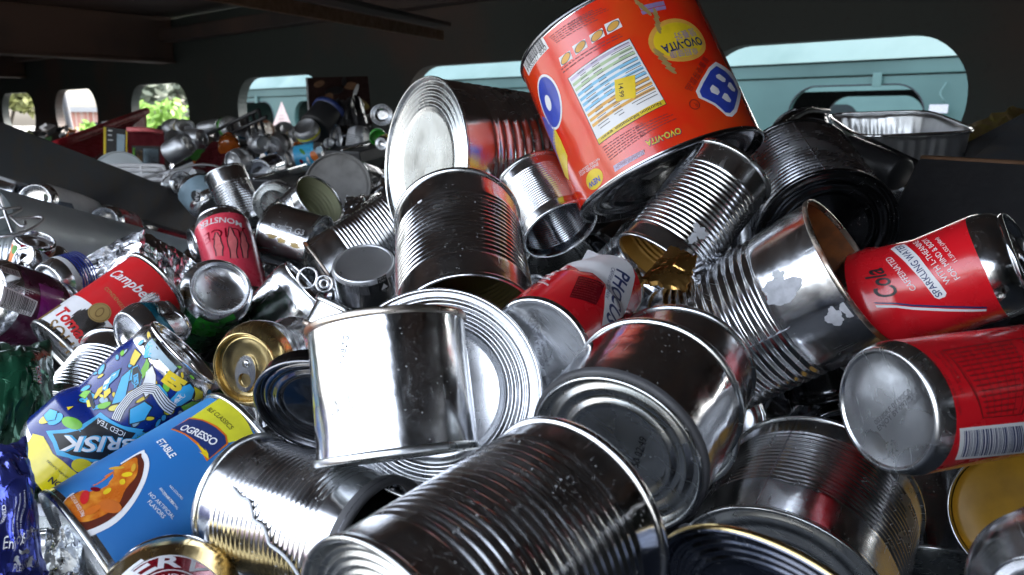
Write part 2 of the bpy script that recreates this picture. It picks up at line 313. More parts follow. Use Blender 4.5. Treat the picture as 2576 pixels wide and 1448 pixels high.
# ------------------------------------------------------------------ cans
ALLP = []      # (px, py, dist) of what lies in the pile, for the buried layer
def facing(pose):
    """turn, about the can's axis, of the wall that mirrors the widened opening towards the camera"""
    C, z, H = pose; m_ = C + z * H * .5; x = (CAM - m_); x = (x - z * x.dot(z)).normalized(); y = z.cross(x); h = (CAM - m_).normalized() + (wp(-.9, .05, -.2) - m_).normalized(); return math.atan2(h.dot(y), h.dot(x))
def pose2(p0, d0, p1, d1):
    a = at(*p0, d0); b = at(*p1, d1); return a, (b - a).normalized(), (b - a).length
class Can:
    def __init__(s, name, label, C, A, R, H, cat='can', crush=None, group=None):
        C = Vector(C); z = Vector(A).normalized(); mid = C + z * H * .5; x = (CAM - mid); x = (x - z * x.dot(z)).normalized(); y = z.cross(x)
        s.M = Matrix(((x.x, y.x, z.x, C.x), (x.y, y.y, z.y, C.y), (x.z, y.z, z.z, C.z), (0, 0, 0, 1)))
        s.R = R; s.H = H; s.crush = crush; s.o = thing(name, label, cat, s.M, group); s.cyl = Cyl(s)
        for k in (0, .5, 1):
            p = C + z * H * k - CAM
            f = Vector((0, CP, -SP)); u = Vector((0, SP, CP)); dz = p.dot(f)
            if dz > .05: ALLP.append((CX + F * p.x / dz, CY - F * p.dot(u) / dz, p.length + R * .6))
    def deform(s, p): return s.crush(p) if s.crush else p
    def surf(s, th, z, off=0):
        r = s.R + off; return s.deform(Vector((r * math.cos(th), r * math.sin(th), z)))
    def rev(s, name, prof, m, seg=96, parent=None):
        V = []; Fc = []; n = len(prof)
        for (r, z) in prof:
            for k in range(seg):
                a = 2 * PI * k / seg; V.append(s.deform(Vector((max(r, 1e-5) * math.cos(a), max(r, 1e-5) * math.sin(a), z))))
        for i in range(n - 1):
            for k in range(seg):
                k2 = (k + 1) % seg; Fc.append((i * seg + k, i * seg + k2, (i + 1) * seg + k2, (i + 1) * seg + k))
        return mesh_obj(name, V, Fc, m, parent or s.o)
def crumple(R, H, amp=.35, z0=-1, z1=9, nt_=7, nz=4, seed=1, flat=None, bend=0, shorten=0):
    """creased facets pushed into the wall between z0 and z1; flat=(angle, factor) squashes the section"""
    rr = random.Random(seed); g = [[1 - amp * rr.random() for _ in range(nt_)] for _ in range(nz + 1)]; tw = [[rr.uniform(-1, 1) for _ in range(nt_)] for _ in range(nz + 1)]
    lo, hi = max(z0, 0), min(z1, H)
    def f(p):
        x, y, z = p; r = math.hypot(x, y)
        if r > 1e-6:
            th = math.atan2(y, x) % (2 * PI); fz = min(max((z - lo) / max(hi - lo, 1e-6), 0), 1) * nz; j = min(int(fz), nz - 1); t = fz - j
            sh0 = .5 * (j % 2); sh1 = .5 * ((j + 1) % 2)
            def val(row, sh, gg):
                q = (th / (2 * PI) * nt_ + sh) % nt_; i = int(q) % nt_; k = q - int(q); return gg[row][i] * (1 - k) + gg[row][(i + 1) % nt_] * k
            k = val(j, sh0, g) * (1 - t) + val(j + 1, sh1, g) * t; zz = val(j, sh0, tw) * (1 - t) + val(j + 1, sh1, tw) * t
            w = 1.0
            if z < lo + .012: w = max(0, (z - lo) / .012) if z0 > -.5 else 1
            if z > hi - .012 and z1 < H * 1.5: w = min(w, max(0, (hi - z) / .012))
            if z > hi or z < lo: w = 0
            k = 1 - (1 - k) * w; x *= k; y *= k; z += zz * amp * .02 * w
        if flat:
            a, q = flat; ca, sa = math.cos(a), math.sin(a); u = x * ca + y * sa; v = -x * sa + y * ca; u *= q; v *= (1 + (1 - q) * .35); x, y = u * ca - v * sa, u * sa + v * ca
        if bend: x += bend * (z / H) ** 2
        if shorten: z -= shorten * max(0, (z - lo) / H)
        return Vector((x, y, z))
    return f
def dents(lst, R):
    """smooth dents: (theta, z, radius, depth)"""
    def f(p):
        x, y, z = p; r = math.hypot(x, y)
        if r < 1e-6: return Vector(p)
        th = math.atan2(y, x); k = 0
        for (t0, z0, rad, dep) in lst:
            d = math.hypot(((th - t0 + PI) % (2 * PI) - PI) * R, z - z0); k += dep * math.exp(-(d / rad) ** 2)
        q = max(.2, 1 - k / R * min(1, r / R)); return Vector((x * q, y * q, z))
    return f
def end_prof(R, H, side, style, rimw=.0014, seam=.0032, dep=.0042):
    """profile of a closed end, from the outer seam to the centre; heights measured inwards from the end plane"""
    p = [(R, seam + .0004), (R + rimw * .9, seam), (R + rimw, seam * .75), (R + rimw, seam * .3), (R + rimw * .75, .0002), (R + rimw * .2, 0), (R - .0006, .0003), (R - .0012, .0010), (R - .0015, dep * .8), (R - .002, dep), (R - .0026, dep + .0003)]
    if style == 'rings':      # several bold steps then a flat centre
        n = 4; r0, r1 = .95 * R, .66 * R
        for i in range(n * 8 + 1):
            t = i / (n * 8); p.append((r0 + (r1 - r0) * t, dep - .0002 - .0011 * (.5 - .5 * math.cos(2 * PI * n * t)) - .0012 * t * 0))
        p += [(.64 * R, dep), (.62 * R, dep + .0006), (.6 * R, dep + .0007), (.3 * R, dep + .0007), (0, dep + .0007)]
    elif style == 'step':     # raised ring, sunken centre
        p += [(.93 * R, dep + .0002), (.9 * R, dep - .0012), (.87 * R, dep - .0016), (.83 * R, dep - .0016), (.80 * R, dep - .0006), (.77 * R, dep), (.74 * R, dep - .0002), (.71 * R, dep - .0012), (.68 * R, dep - .0014), (.65 * R, dep - .0012), (.62 * R, dep), (.59 * R, dep + .0004), (.3 * R, dep + .0004), (0, dep + .0004)]
    elif style == 'fine':
        n = 9; r0, r1 = .94 * R, .25 * R
        for i in range(n * 6 + 1):
            t = i / (n * 6); p.append((r0 + (r1 - r0) * t, dep - .0006 * (.5 - .5 * math.cos(2 * PI * n * t))))
        p += [(.2 * R, dep), (0, dep)]
    else:                      # plain
        p += [(.93 * R, dep + .0002), (.9 * R, dep - .0005), (.86 * R, dep - .0005), (.83 * R, dep), (.4 * R, dep), (0, dep)]
    return [(r, z if side == 0 else H - z) for r, z in p]
def rim_prof(R, H, side, rimw=.0014, seam=.0032):
    p = [(R, seam + .0004), (R + rimw * .9, seam), (R + rimw, seam * .75), (R + rimw, seam * .3), (R + rimw * .75, .0002), (R + rimw * .2, 0), (R - .0005, .0003), (R - .0008, .001), (R - .0008, seam + .0004)]
    return [(r, z if side == 0 else H - z) for r, z in p]
def body_prof(R, H, ribs, dep=.0007, groups=None):
    z0, z1 = .0034, H - .0034; p = [(R, z0)]
    if ribs:
        a, b, n = ribs; p += [(R, z0 + (a - z0) * k) for k in (.3, .6, .9)]
        m = n * 7
        for i in range(m + 1):
            t = i / m; p.append((R - dep * (.5 - .5 * math.cos(2 * PI * n * t)), a + (b - a) * t))
        p += [(R, b + (z1 - b) * k) for k in (.1, .4, .7)]
    else: p += [(R, z0 + (z1 - z0) * k / 12) for k in range(1, 12)]
    p.append((R, z1)); return p
def steel_can(name, label, pose, R, ribs=None, e0='step', e1='step', mat='tin', lining='tin_dark', endmat='tin_end', rimmat='tin', dep=.0007, crush=None, seg=112, cat='can', group=None, jag=0, seam=True):
    C, A, H = pose
    if crush is None and H > .03:      # handling dents
        rd = random.Random(sum(map(ord, label))); crush = dents([(rd.uniform(-1.6, 1.6), rd.uniform(.2, .8) * H, rd.uniform(.006, .018), rd.choice((-1, 1, 1, 1)) * R * rd.uniform(.008, .028)) for _ in range(5)], R)
    c = Can(name, label, C, A, R, H, cat, crush, group)
    bp = body_prof(R, H, ribs and (ribs[0] * H, ribs[1] * H, ribs[2]), dep); c.rev('body', bp, MATS[mat], seg)
    op = [k for k, e in ((0, e0), (1, e1)) if e == 'open']
    for k, e in ((0, e0), (1, e1)):
        if e == 'open': c.rev('rim', rim_prof(R, H, k), MATS[rimmat], seg)
        elif e: c.rev('end_panel', end_prof(R, H, k, e), MATS[endmat], seg)
    if op:
        ip = [(r - .0006, z) for r, z in bp]
        if len(op) == 1:
            k = op[0]; zc = H - .0052 if k == 0 else .0052
            cap = [(0, zc), (R * .5, zc), (R * .56, zc + (.0008 if k else -.0008)), (R * .62, zc), (R * .8, zc), (R * .85, zc + (.0008 if k else -.0008)), (R * .9, zc), (R - .001, zc)]
            ip = [q for q in ip if (q[1] < zc if k == 0 else q[1] > zc)]
            ip = (cap + ip) if k == 1 else (ip + cap[::-1])
        c.rev('inner_lining', ip, MATS[lining], seg)
    return c
def alu_can(name, label, pose, R, paintm, crush=None, base_r=.80, neck_r=.83, seg=96, tab=True, dome_h=.0095, lid='alu_bright', cat='can', base='alu', group=None, z_lo=.012, z_hi=.017, neckmat='alu'):
    C, A, H = pose; c = Can(name, label, C, A, R, H, cat, crush, group); br = base_r * R; nr = neck_r * R
    dome = [(br * .94 * k / 8, dome_h * math.sqrt(max(0, 1 - (k / 8) ** 2 * .93)) + .0004) for k in range(9)]
    c.rev('base', dome + [(br * .955, .0012), (br * .97, .0003), (br, 0), (br * 1.03, .0004), (br * 1.06, .0014), (br + (R - br) * .55, z_lo * .33), (br + (R - br) * .8, z_lo * .62), (br + (R - br) * .95, z_lo * .88), (R, z_lo)], MATS[base], seg)
    c.rev('body', [(R, z_lo + (H - z_hi - z_lo) * k / 40) for k in range(41)], paintm, seg)
    c.rev('neck', [(R, H - z_hi), (R * .985, H - z_hi + .003), (R * .95, H - z_hi + .007), (R * .9, H - .006), (nr, H - .0035), (nr * .985, H - .003)], MATS[neckmat], seg)
    ld = c.rev('lid', [(nr * .985, H - .003), (nr * 1.005, H - .0025), (nr * 1.01, H - .0012), (nr, H - .0002), (nr * .97, H), (nr * .945, H - .0006), (nr * .93, H - .002), (nr * .92, H - .0055), (nr * .90, H - .006), (nr * .86, H - .0045), (nr * .8, H - .0044), (nr * .78, H - .0049), (nr * .4, H - .0049), (0, H - .0049)], MATS[lid], seg)
    if tab:
        pull_tab(c, ld, H - .0042, nr)
    return c
def pull_tab(c, parent, z, nr, ang=0, m='alu_bright', side=1):
    """riveted stay-on tab lying on the lid"""
    ca, sa = math.cos(ang), math.sin(ang); s = nr / .0235
    def T(x, y, h): return c.deform(Vector(((x * ca - y * sa) * s, (x * sa + y * ca) * s, z + h * side)))
    def ring(cx, rx, ry, n=20): return [(cx + rx * math.cos(t), ry * math.sin(t)) for t in [2 * PI * i / n for i in range(n)]]
    out = ring(.004, .0125, .0078); inn = ring(.0085, .0048, .0048); V = []; Fc = []; n = 20
    for h in (0, .0012):
        V += [T(x, y, h) for x, y in out] + [T(x, y, h) for x, y in inn]
    for i in range(n):
        j = (i + 1) % n; Fc += [(i, j, 40 + j, 40 + i), (20 + i, 60 + i, 60 + j, 20 + j), (40 + i, 40 + j, 60 + j, 60 + i), (i, 20 + i, 20 + j, j)]
    mesh_obj('pull_tab', V, Fc, MATS[m], parent or c.o, smooth=False)
    rv = [T(.0028 * math.cos(2 * PI * i / 14) - .003, .0028 * math.sin(2 * PI * i / 14), h) for h in (.0012, .002) for i in range(14)]
    mesh_obj('rivet', rv, [tuple(range(14, 28))] + [(i, (i + 1) % 14, 14 + (i + 1) % 14, 14 + i) for i in range(14)], MATS[m], parent or c.o)
# ================================================================== the container and what lies outside
box = thing('recycling_container', 'dark green and rust steel recycling container seen from inside, wall pierced by oval slots', 'container')
def slot(cs, w, h, zc, n=40, r=None):
    """rounded slot outline in wall coordinates"""
    r = r or h / 2; out = []
    for (sx, sz, a0) in ((1, 1, 0), (-1, 1, .5), (-1, -1, 1), (1, -1, 1.5)):
        for k in range(n // 4 + 1):
            a = (a0 + .5 * k / (n // 4)) * PI; out.append((cs + sx * (w / 2 - r) + r * math.cos(a), zc + sz * (h / 2 - r) + r * math.sin(a)))
    return out
def holed_wall(name, s0, s1, z0, z1, d, thick, slots, m, parent):
    """flat plate with slots, real thickness (d .. d+thick)"""
    bm = bmesh.new(); edges = []
    for lp in [[(s0, z0), (s1, z0), (s1, z1), (s0, z1)]] + slots:
        vv = [bm.verts.new((x, y, 0)) for x, y in lp]; edges += [bm.edges.new((vv[i], vv[(i + 1) % len(vv)])) for i in range(len(vv))]
    bmesh.ops.triangle_fill(bm, use_beauty=True, use_dissolve=False, edges=edges); bm.verts.index_update()
    V = [wp(v.co.x, v.co.y, d) for v in bm.verts] + [wp(v.co.x, v.co.y, d + thick) for v in bm.verts]; n = len(bm.verts)
    Fc = [tuple(v.index for v in f.verts) for f in bm.faces]; Fc += [tuple(i + n for i in f[::-1]) for f in Fc]
    for e in bm.edges:
        if len(e.link_faces) == 1:
            a, b = e.verts[0].index, e.verts[1].index; Fc.append((a, b, b + n, a + n))
    bm.free(); return mesh_obj(name, V, Fc, m, parent, smooth=False)
WIN = [(-7.48, .65), (-6.365, .65), (-5.345, .65), (-4.23, .65), (-3.1, .67), (-1.92, .67), (-.74, .66), (.42, .66)]
holed_wall('far_wall', -9.2, 1.6, -1.6, .5, 2.0, .045, [slot(c, w, .285, .05, r=.135) for c, w in WIN], WALL, box)
# the unseen near wall behind the camera, its opening widened to let more daylight in
NEAR = [slot(-1.42, 3.36, .66, .05, r=.1)] + [slot(c, .65, .285, .05, r=.135) for c in (-4.23, -5.35)]
holed_wall('near_wall', -9.2, 1.6, -1.6, .5, -.20, .045, NEAR, WALL, box)
def wbox(name, s0, s1, z0, z1, d0, d1, m, parent, bw=.004):
    c = wp((s0 + s1) / 2, (z0 + z1) / 2, (d0 + d1) / 2)
    return bevel_box(name, c, WT * abs(s1 - s0) / 2, WN * abs(d1 - d0) / 2, Vector((0, 0, abs(z1 - z0) / 2)), m, parent, bw)
wbox('roof', -9.2, 1.6, .51, .53, -.2, 2.05, ROOF, box, 0)
wbox('floor', -9.2, 1.6, -1.45, -1.42, -.15, 2.0, WALL, box, 0)
wbox('end_wall', -9.25, -9.2, -1.6, .5, -.2, 2.05, WALL, box, 0)
wbox('end_wall', 1.6, 1.65, -1.6, .5, -.2, 2.05, WALL, box, 0)
wbox('wall_rail', -9.2, 1.6, .385, .445, 1.93, 1.998, ROOF, box)
for s in (-8.2, -6.15, -4.05, .55): wbox('cross_beam', s - .05, s + .05, .30, .508, -.15, 1.995, ROOF, box)
wbox('beam_flange', -4.12, -3.98, .286, .299, -.15, 1.995, ROOF, box, .003); wbox('beam_flange', -6.22, -6.08, .286, .299, -.15, 1.995, ROOF, box, .003)
a = at(1112, 90, 2.45); b = at(640, 2, 1.6); dirv = (b - a).normalized(); sd = dirv.cross(Vector((0, 0, 1))).normalized(); upv = sd.cross(dirv)
bevel_box('hatch_rail', (a + b) / 2 + dirv * .25, dirv * ((b - a).length / 2 + .25), sd * .006, upv * .014, P['rustbrown'], box, .002)
bevel_box('hatch_rail', (a + b) / 2 + dirv * .25 + upv * .03, dirv * ((b - a).length / 2 + .25), sd * .03, upv * .006, ROOF, box, .002)
# ---- ground outside
GR = paint('ground_asphalt', (.16, .16, .155), rough=.9, grain=.2, scale=3, bump=.3)
g_ = mesh_obj('ground', [(-250, -250, 0), (250, -250, 0), (250, 250, 0), (-250, 250, 0)], [(0, 1, 2, 3)], GR, smooth=False); g_['kind'] = 'structure'
# ---- neighbouring turquoise container
tq = thing('turquoise_container', 'pale turquoise steel container standing outside beyond the far slots', 'container', Matrix.Translation(Vector((0, 0, 0))))
ND = 4.2
hs_ = [slot(c, .66, .30, .025, r=.14) for c in (-6.93, -5.93, -4.9, -3.87, -2.84, -1.37, -.3, .8, 1.9)]
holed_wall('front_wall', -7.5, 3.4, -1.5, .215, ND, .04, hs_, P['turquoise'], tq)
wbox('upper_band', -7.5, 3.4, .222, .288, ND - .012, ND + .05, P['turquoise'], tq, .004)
v0 = [wp(-7.52, .295, ND - .03), wp(3.4, .295, ND - .03), wp(3.4, .44, ND + .10), wp(-7.52, .44, ND + .10), wp(-7.52, .44, ND + .5), wp(3.4, .44, ND + .5), wp(-7.52, .295, ND + .5), wp(3.4, .295, ND + .5)]
mesh_obj('sloping_lid', v0, [(0, 1, 2, 3), (3, 2, 5, 4), (0, 6, 7, 1), (0, 3, 4, 6), (1, 7, 5, 2), (6, 4, 5, 7)], P['turquoise_light'], tq, smooth=False)
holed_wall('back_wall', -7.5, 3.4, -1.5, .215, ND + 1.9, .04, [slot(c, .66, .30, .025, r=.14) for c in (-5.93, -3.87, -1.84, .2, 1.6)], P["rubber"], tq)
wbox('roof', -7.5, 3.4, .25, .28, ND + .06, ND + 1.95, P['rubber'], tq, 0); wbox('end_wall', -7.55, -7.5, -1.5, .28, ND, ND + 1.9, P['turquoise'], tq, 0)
for s in (-6.85, -1.26, -.2): wbox('lid_stop', s - .022, s + .022, .165, .232, ND - .022, ND - .0125, P['turquoise_light'], tq, .003)
for c in hs_[:1] + hs_[5:6]:
    V, Fc = tube_geo([wp(x, z, ND - .001) for x, z in c], .004, 8, True); mesh_obj('slot_rim', V, Fc, P['rubber'], tq)
tri = [(-6.448, .175), (-6.62, -.045), (-6.31, -.045)]
mesh_obj('warning_sign', [wp(x, z, ND - .004) for x, z in tri] + [wp(x, z, ND - .001) for x, z in tri], [(0, 1, 2), (3, 5, 4), (0, 3, 4, 1), (1, 4, 5, 2), (2, 5, 3, 0)], paint('sign_pink', (.72, .55, .52), rough=.5), tq, smooth=False)
ps = Plane(wp(-6.46, 0, ND - .0045), WT, Vector((0, 0, 1)))
for body, z, w in (('!', .095, .008), ('DANGER', .045, .06), ('KEEP OUT', .012, .09), ('Confined Space', -.018, .12)):
    text_uv(ps, body, (-w / 2, z), (w / 2, z), P['greyink'], tq, 0, ml=.05)
bm_ = at(2400, 240, 3.9); V, Fc = tube_geo(smooth_path([wp(-.95, .175, ND - .02), wp(-.965, .13, ND - .05), wp(-.95, .10, ND - .06), wp(-.94, .085, ND - .05)]), .0035, 8); mesh_obj('latch_cord', V, Fc, P['turquoise_light'], tq)
bevel_box('latch_tag', wp(-.965, .055, ND - .05), WT * .04, WN * .004, Vector((0, 0, .02)), P['paper'], tq, .002)
t3 = thing('far_turquoise_container', 'second turquoise container glimpsed through the slot of the first', 'container')
holed_wall('front_wall', -9, 6, -1.5, .5, 8.6, .04, [slot(c, .9, .3, .02, r=.14) for c in (-3.2, -1.5, .2, 1.9)], P['turquoise_light'], t3); wbox('back_wall', -9, 6, -1.5, .5, 9.3, 9.35, P['rubber'], t3, 0)
# ---- trees, pole, brick building outside
LEAF = {}
for k, (c1, c2) in dict(olive=((.16, .17, .05), (.10, .12, .03)), pine=((.055, .075, .05), (.10, .12, .085)), bright=((.17, .30, .045), (.10, .20, .03))).items():
    m = paint('leaves_' + k, c1, rough=.7, var=c2, scale=3, bump=0); m.node_tree.nodes['Principled BSDF'].inputs['Transmission Weight'].default_value = 0; LEAF[k] = m
BARK = paint('bark', (.09, .075, .06), rough=.9, scale=12, bump=.6)
def tree(name, label, px, dist, h, r, kind, n=3800, ls=.16, zlo=.25, seed=1, flatten=1.0):
    rr = random.Random(seed); d = ray(px, 305); p = Vector((d.x, d.y, 0)).normalized() * dist; T = thing(name, label, 'tree', Matrix.Translation(p))
    V, Fc = tube_geo([(0, 0, 0), (.05, .02, h * .3), (-.03, .05, h * .6), (.02, 0, h * .92)], [r * .09, r * .07, r * .05, r * .015], 9); mesh_obj('trunk', V, Fc, BARK, T)
    blobs = []
    for i in range(16):
        a = rr.random() * 2 * PI; z = h * (zlo + (1 - zlo) * rr.random() ** .9); q = r * (1 - .75 * (z / h - zlo) / (1 - zlo)) * rr.uniform(.35, .9); c = Vector((q * math.cos(a), q * math.sin(a), z)); blobs.append((c, r * rr.uniform(.22, .42)))
        Vb, Fb = tube_geo([(0, 0, z * .72), c * .55 + Vector((0, 0, z * .4)), c], [r * .03, r * .02, r * .006], 6); mesh_obj('limb', Vb, Fb, BARK, T)
    V = []; Fc = []
    for i in range(n):
        c, q = rr.choice(blobs); v = Vector((rr.gauss(0, 1), rr.gauss(0, 1), rr.gauss(0, .8))); v = v.normalized() * q * rr.random() ** .45; p0 = c + v
        u = Vector((rr.uniform(-1, 1), rr.uniform(-1, 1), rr.uniform(-1, 1))).normalized(); w = u.orthogonal().normalized(); s = ls * rr.uniform(.5, 1.2); k = len(V)
        V += [p0 - u * s, p0 + w * s * .45, p0 + u * s, p0 - w * s * .45]; Fc.append((k, k + 1, k + 2, k + 3))
    mesh_obj('crown', V, Fc, LEAF[kind], T, smooth=False)
tree('olive_green_tree', 'yellowish green leafy tree filling the leftmost oval slot', 10, 11, 3.6, .78, 'olive', 4200, .09, .1, 3)
tree('bare_branched_tree', 'sparse dark tree rising behind the pole in the second slot', 150, 26, 7, 2.2, 'pine', 420, .12, .3, 8)
tree('dark_pine_tree', 'tall grey green pine tree behind the bright shrubs in the third slot', 425, 24, 8, 1.75, 'pine', 5200, .17, .1, 5)
tree('tall_pine_tree', 'tall grey green pine tree right of the other pine in the third slot', 540, 21, 7.5, 2.2, 'pine', 5200, .17, .1, 15)
tree('bright_shrub', 'small bright green shrub at the left in the third slot', 362, 14, 1.85, .5, 'bright', 1500, .08, .1, 6)
tree('bright_bush', 'larger bright green bush at the right in the third slot', 440, 13.5, 1.95, .8, 'bright', 2200, .08, .1, 9)
tree('low_green_bush', 'low green bush at the foot of the brick building', 212, 15, 1.55, .42, 'bright', 900, .07, .1, 12)
pl = thing('lamp_pole', 'dark slim pole crossing the second oval slot', 'pole', Matrix.Translation(Vector((ray(172, 305).x * 9.5, ray(172, 305).y * 9.5, 0))))
V, Fc = tube_geo([(.04, 0, 0), (.04, 0, 1.2), (-.05, 0, 2.2), (-.35, 0, 5)], [.035, .033, .03, .022], 12); mesh_obj('shaft', V, Fc, P['steel_dark'], pl)
V, Fc = tube_geo([(-.35, 0, 5), (-.3, -.3, 5.15), (-.25, -.8, 5.2)], [.02, .02, .03], 10); mesh_obj('arm', V, Fc, P['steel_dark'], pl); bevel_box('base_plate', Vector((.04, 0, .03)), Vector((.1, 0, 0)), Vector((0, .1, 0)), Vector((0, 0, .03)), P['steel_dark'], pl)
m, nt, b = nodes('brick_wall'); br = N(nt, 'ShaderNodeTexBrick'); tc = N(nt, 'ShaderNodeTexCoord'); nt.links.new(tc.outputs['Object'], br.inputs[0])
br.inputs['Color1'].default_value = (.30, .13, .10, 1); br.inputs['Color2'].default_value = (.38, .20, .16, 1); br.inputs['Mortar'].default_value = (.42, .38, .35, 1); br.inputs['Scale'].default_value = 3.0; nt.links.new(br.outputs[0], b.inputs['Base Color']); b.inputs['Roughness'].default_value = .9
bd = thing('brick_building', 'low red brick building beyond the second oval slot', 'building'); q = at(236, 300, 34); q.z = 0
fx = Vector((ray(236, 305).x, ray(236, 305).y, 0)).normalized(); sx = Vector((fx.y, -fx.x, 0))
bevel_box('wall', q + Vector((0, 0, .95)) + sx * 3.5, sx * 4.2, fx * 3, Vector((0, 0, .95)), MATS['brick_wall'], bd, 0); bevel_box('roof', q + Vector((0, 0, 1.98)) + sx * 3.5, sx * 4.4, fx * 3.2, Vector((0, 0, .08)), P['grey'], bd, 0)
for k in range(4):
    w = bevel_box('window', q + sx * (.2 + k * 1.6) - fx * 3.005 + Vector((0, 0, 1.2)), sx * .35, fx * .01, Vector((0, 0, .35)), P['rubber'], bd, 0)
# ================================================================== the cans in front
def G(i, j): return lambda x, y: (i * 858.7 + x / 3., j * 482.6 + y / 3.)
g00, g10, g20, g01, g11, g21, g02, g12, g22 = [G(i, j) for j in range(3) for i in range(3)]
def CR(x0, y0, w, W_=2573.): return lambda x, y: ((x0 + x * w / W_) / 1.1646, (y0 + y * w / W_) / 1.1646)
P1 = CR(1100, 380, 750); P2 = CR(500, 420, 750); P3 = CR(0, 180, 750); P4 = CR(600, 180, 750); P5 = CR(1700, 380, 750); P6 = CR(2250, 280, 750); Q2 = CR(0, 520, 600, 2576); Q3 = CR(0, 900, 600, 2576); Q4 = CR(0, 1300, 700, 2576)
def L(f, *a): return [f(x, y) for x, y in a]
def pz(c, C, A, H): return (Vector(C), Vector(A), H)
# --- A bottom centre
cA = steel_can('ribbed_can', 'large ribbed steel can lying across the bottom centre, end cap towards the viewer', ((-.0390, .2125, 1.4347), (.6422, .7596, .1030), .0983), .0425, (.17, .84, 16), 'rings', 'open', 'tin', 'olive_lining', dep=.0009, seg=144)
# --- C1, C2
cC = steel_can('smooth_can', 'smooth shiny can showing its stepped round end, right of bottom centre', ((.0457, .3266, 1.4542), (.4915, .8454, .2091), .0540), .0425, None, None, 'plain', 'tin_clean', rimmat='tin', seg=144)
cC.rev('gasket_ring', [(.0425, .0036), (.0423, .002), (.0415, .0008), (.0402, .0004), (.0398, .001)], P['lining_ring'])
cC.rev('end_panel', [(.0400, .0012), (.0402, 0), (.0400, -.0012), (.0392, -.0018), (.0385, -.0014), (.0380, 0), (.0372, .0035), (.036, .004), (.034, .0037), (.0325, .0026), (.031, .0026), (.0295, .0040), (.028, .0044), (.0265, .0040), (.0252, .0030), (.024, .0030), (.0225, .0042), (.021, .0046), (.01, .0046), (0, .0046)], MATS['tin_end'])
fl = Flat(cC, .0044, -1); text(fl, '50 02:49', g12(2240, 640), g12(2310, 420), P['black'], cC.o, 0)
cC2 = steel_can('smooth_can', 'smooth steel can tucked directly behind the stepped-end can, rim just showing', ((.0776, .3990, 1.4373), (.4001, .8650, .3029), .060), .0425, None, 'plain', 'step', 'tin')
# --- D
cD = steel_can('short_smooth_can', 'short smooth mirror-bright can standing upright in the centre with a jagged cut top edge', ((-.0528, .3428, 1.4455), (-.1277, .4159, .9004), .0652), .0375, None, 'plain', 'open', 'tin_clean', 'gold_lining', rimmat='rim_rust', seg=144)
def torn(sf, name, ctr, size, m, parent, seed, lay=1, n=90, asp=1.0):
    rr = random.Random(seed); cu, cv = sf.uv(*ctr); pts = []
    for i in range(n):
        a = 2 * PI * i / n; ca, sa = math.cos(a), math.sin(a); q = size * (.78 + .42 * noise.noise(Vector((ca * 1.2, sa * 1.2, seed * 3.7))) + .28 * noise.noise(Vector((ca * 2.6, sa * 2.6, seed * 1.7))) + .07 * noise.noise(Vector((ca * 11, sa * 11, seed * 2.3))))
        v = cv + asp * q * sa; pts.append((cu + q * ca, min(max(v, .0045), sf.c.H - .005)))
    return emit(sf, name, tri_poly([pts], .002), m, parent, lay)
torn(cD.cyl, 'glue_residue', g12(30, 235), .006, MATS['glue'], cD.o, 4, asp=1.6); torn(cD.cyl, 'glue_residue', g02(2520, 190), .0035, MATS['glue'], cD.o, 5)
text(cD.cyl, 'EVBZG', g11(15, 1300), g11(60, 1090), P['greyink'], cD.o, 1)
# --- E
cE = steel_can('shallow_tin', 'shallow round tin whose bright ringed end faces the viewer behind the upright short can', (at(1096, 990, .415), (.03, .93, -.35), .016), .0545, None, 'rings', 'step', 'tin', endmat='alu', seg=144)
# --- F
cF = steel_can('knurled_disc', 'dark round lid with knurled edge left of the upright short can', ((-.1089, .4206, 1.4401), (.0837, .8842, .4596), .014), .037, None, 'step', None, 'tin_black', endmat='tin_black', rimmat='tin', cat='lid')
# --- G
s = .75
pc = CAM + (Vector((-.0825, .4526, 1.3327)) - CAM) * s
cG = steel_can('ribbed_can', 'ribbed steel can at lower left with a bent wire across it and dark open mouth', (pc, (-.8496, .5269, .0229), .1257 * s), .046 * s, (.18, .86, 20), 'open', 'step', 'tin', 'tin_black', rimmat='tin_black', dep=.0005, seg=144)
cG.rev('mouth_ring', [(.0345, .006), (.0356, .005), (.0360, .002), (.0357, -.0008), (.0345, -.0015), (.0325, -.001), (.0318, .001), (.0318, .006)], P['lining_ring'])
wr = [cG.M @ cG.cyl.xyz(*cG.cyl.uv(*g02(*p)), .0012) for p in ((1770, 790), (1830, 860), (1890, 890), (1915, 960), (1930, 1030), (2000, 1080), (2030, 1150), (2050, 1210), (2130, 1270), (2200, 1340), (2270, 1440))]
V, Fc = tube_geo(smooth_path(wr), .0008, 8); props(mesh_obj('bent_wire', V, Fc, P['ltgrey']), 'thin kinked bright wire lying over the lower left ribbed can', 'wire')
# --- H progresso style soup
cH = steel_can('soup_can', 'blue labelled vegetable soup can with bowl picture at lower left', pose2((223, 1435), .504, (637, 1160), .525), .048, None, 'step', 'step', 'tin', dep=.0003)
H_ = cH.H; cH.rev('label', [(.0481, .006), (.0481, H_ * .5), (.0481, H_ - .005)], P['progresso']); K = cH.cyl
poly(K, 'yellow_band', L(g02, (1655, 115), (1700, 135), (1800, 210), (1870, 300), (1915, 395), (1800, 430), (1725, 450), (1700, 395), (1630, 330), (1530, 280), (1440, 262)), P['lime'], cH.o, 1)
poly(K, 'red_line', L(g02, (1430, 262), (1530, 275), (1640, 325), (1712, 395), (1722, 460), (1560, 590), (1490, 470), (1400, 395), (1290, 352)), P['orange'], cH.o, 2)
poly(K, 'navy_panel', L(g02, (1430, 272), (1530, 286), (1630, 338), (1698, 402), (1708, 455), (1575, 572), (1500, 455), (1400, 382), (1300, 345)), P['navy'], cH.o, 3)
text(K, 'OGRESSO', g02(1350, 355), g02(1610, 478), P['white'], cH.o, 5, bold=.02, hs=1.1, space=.95)
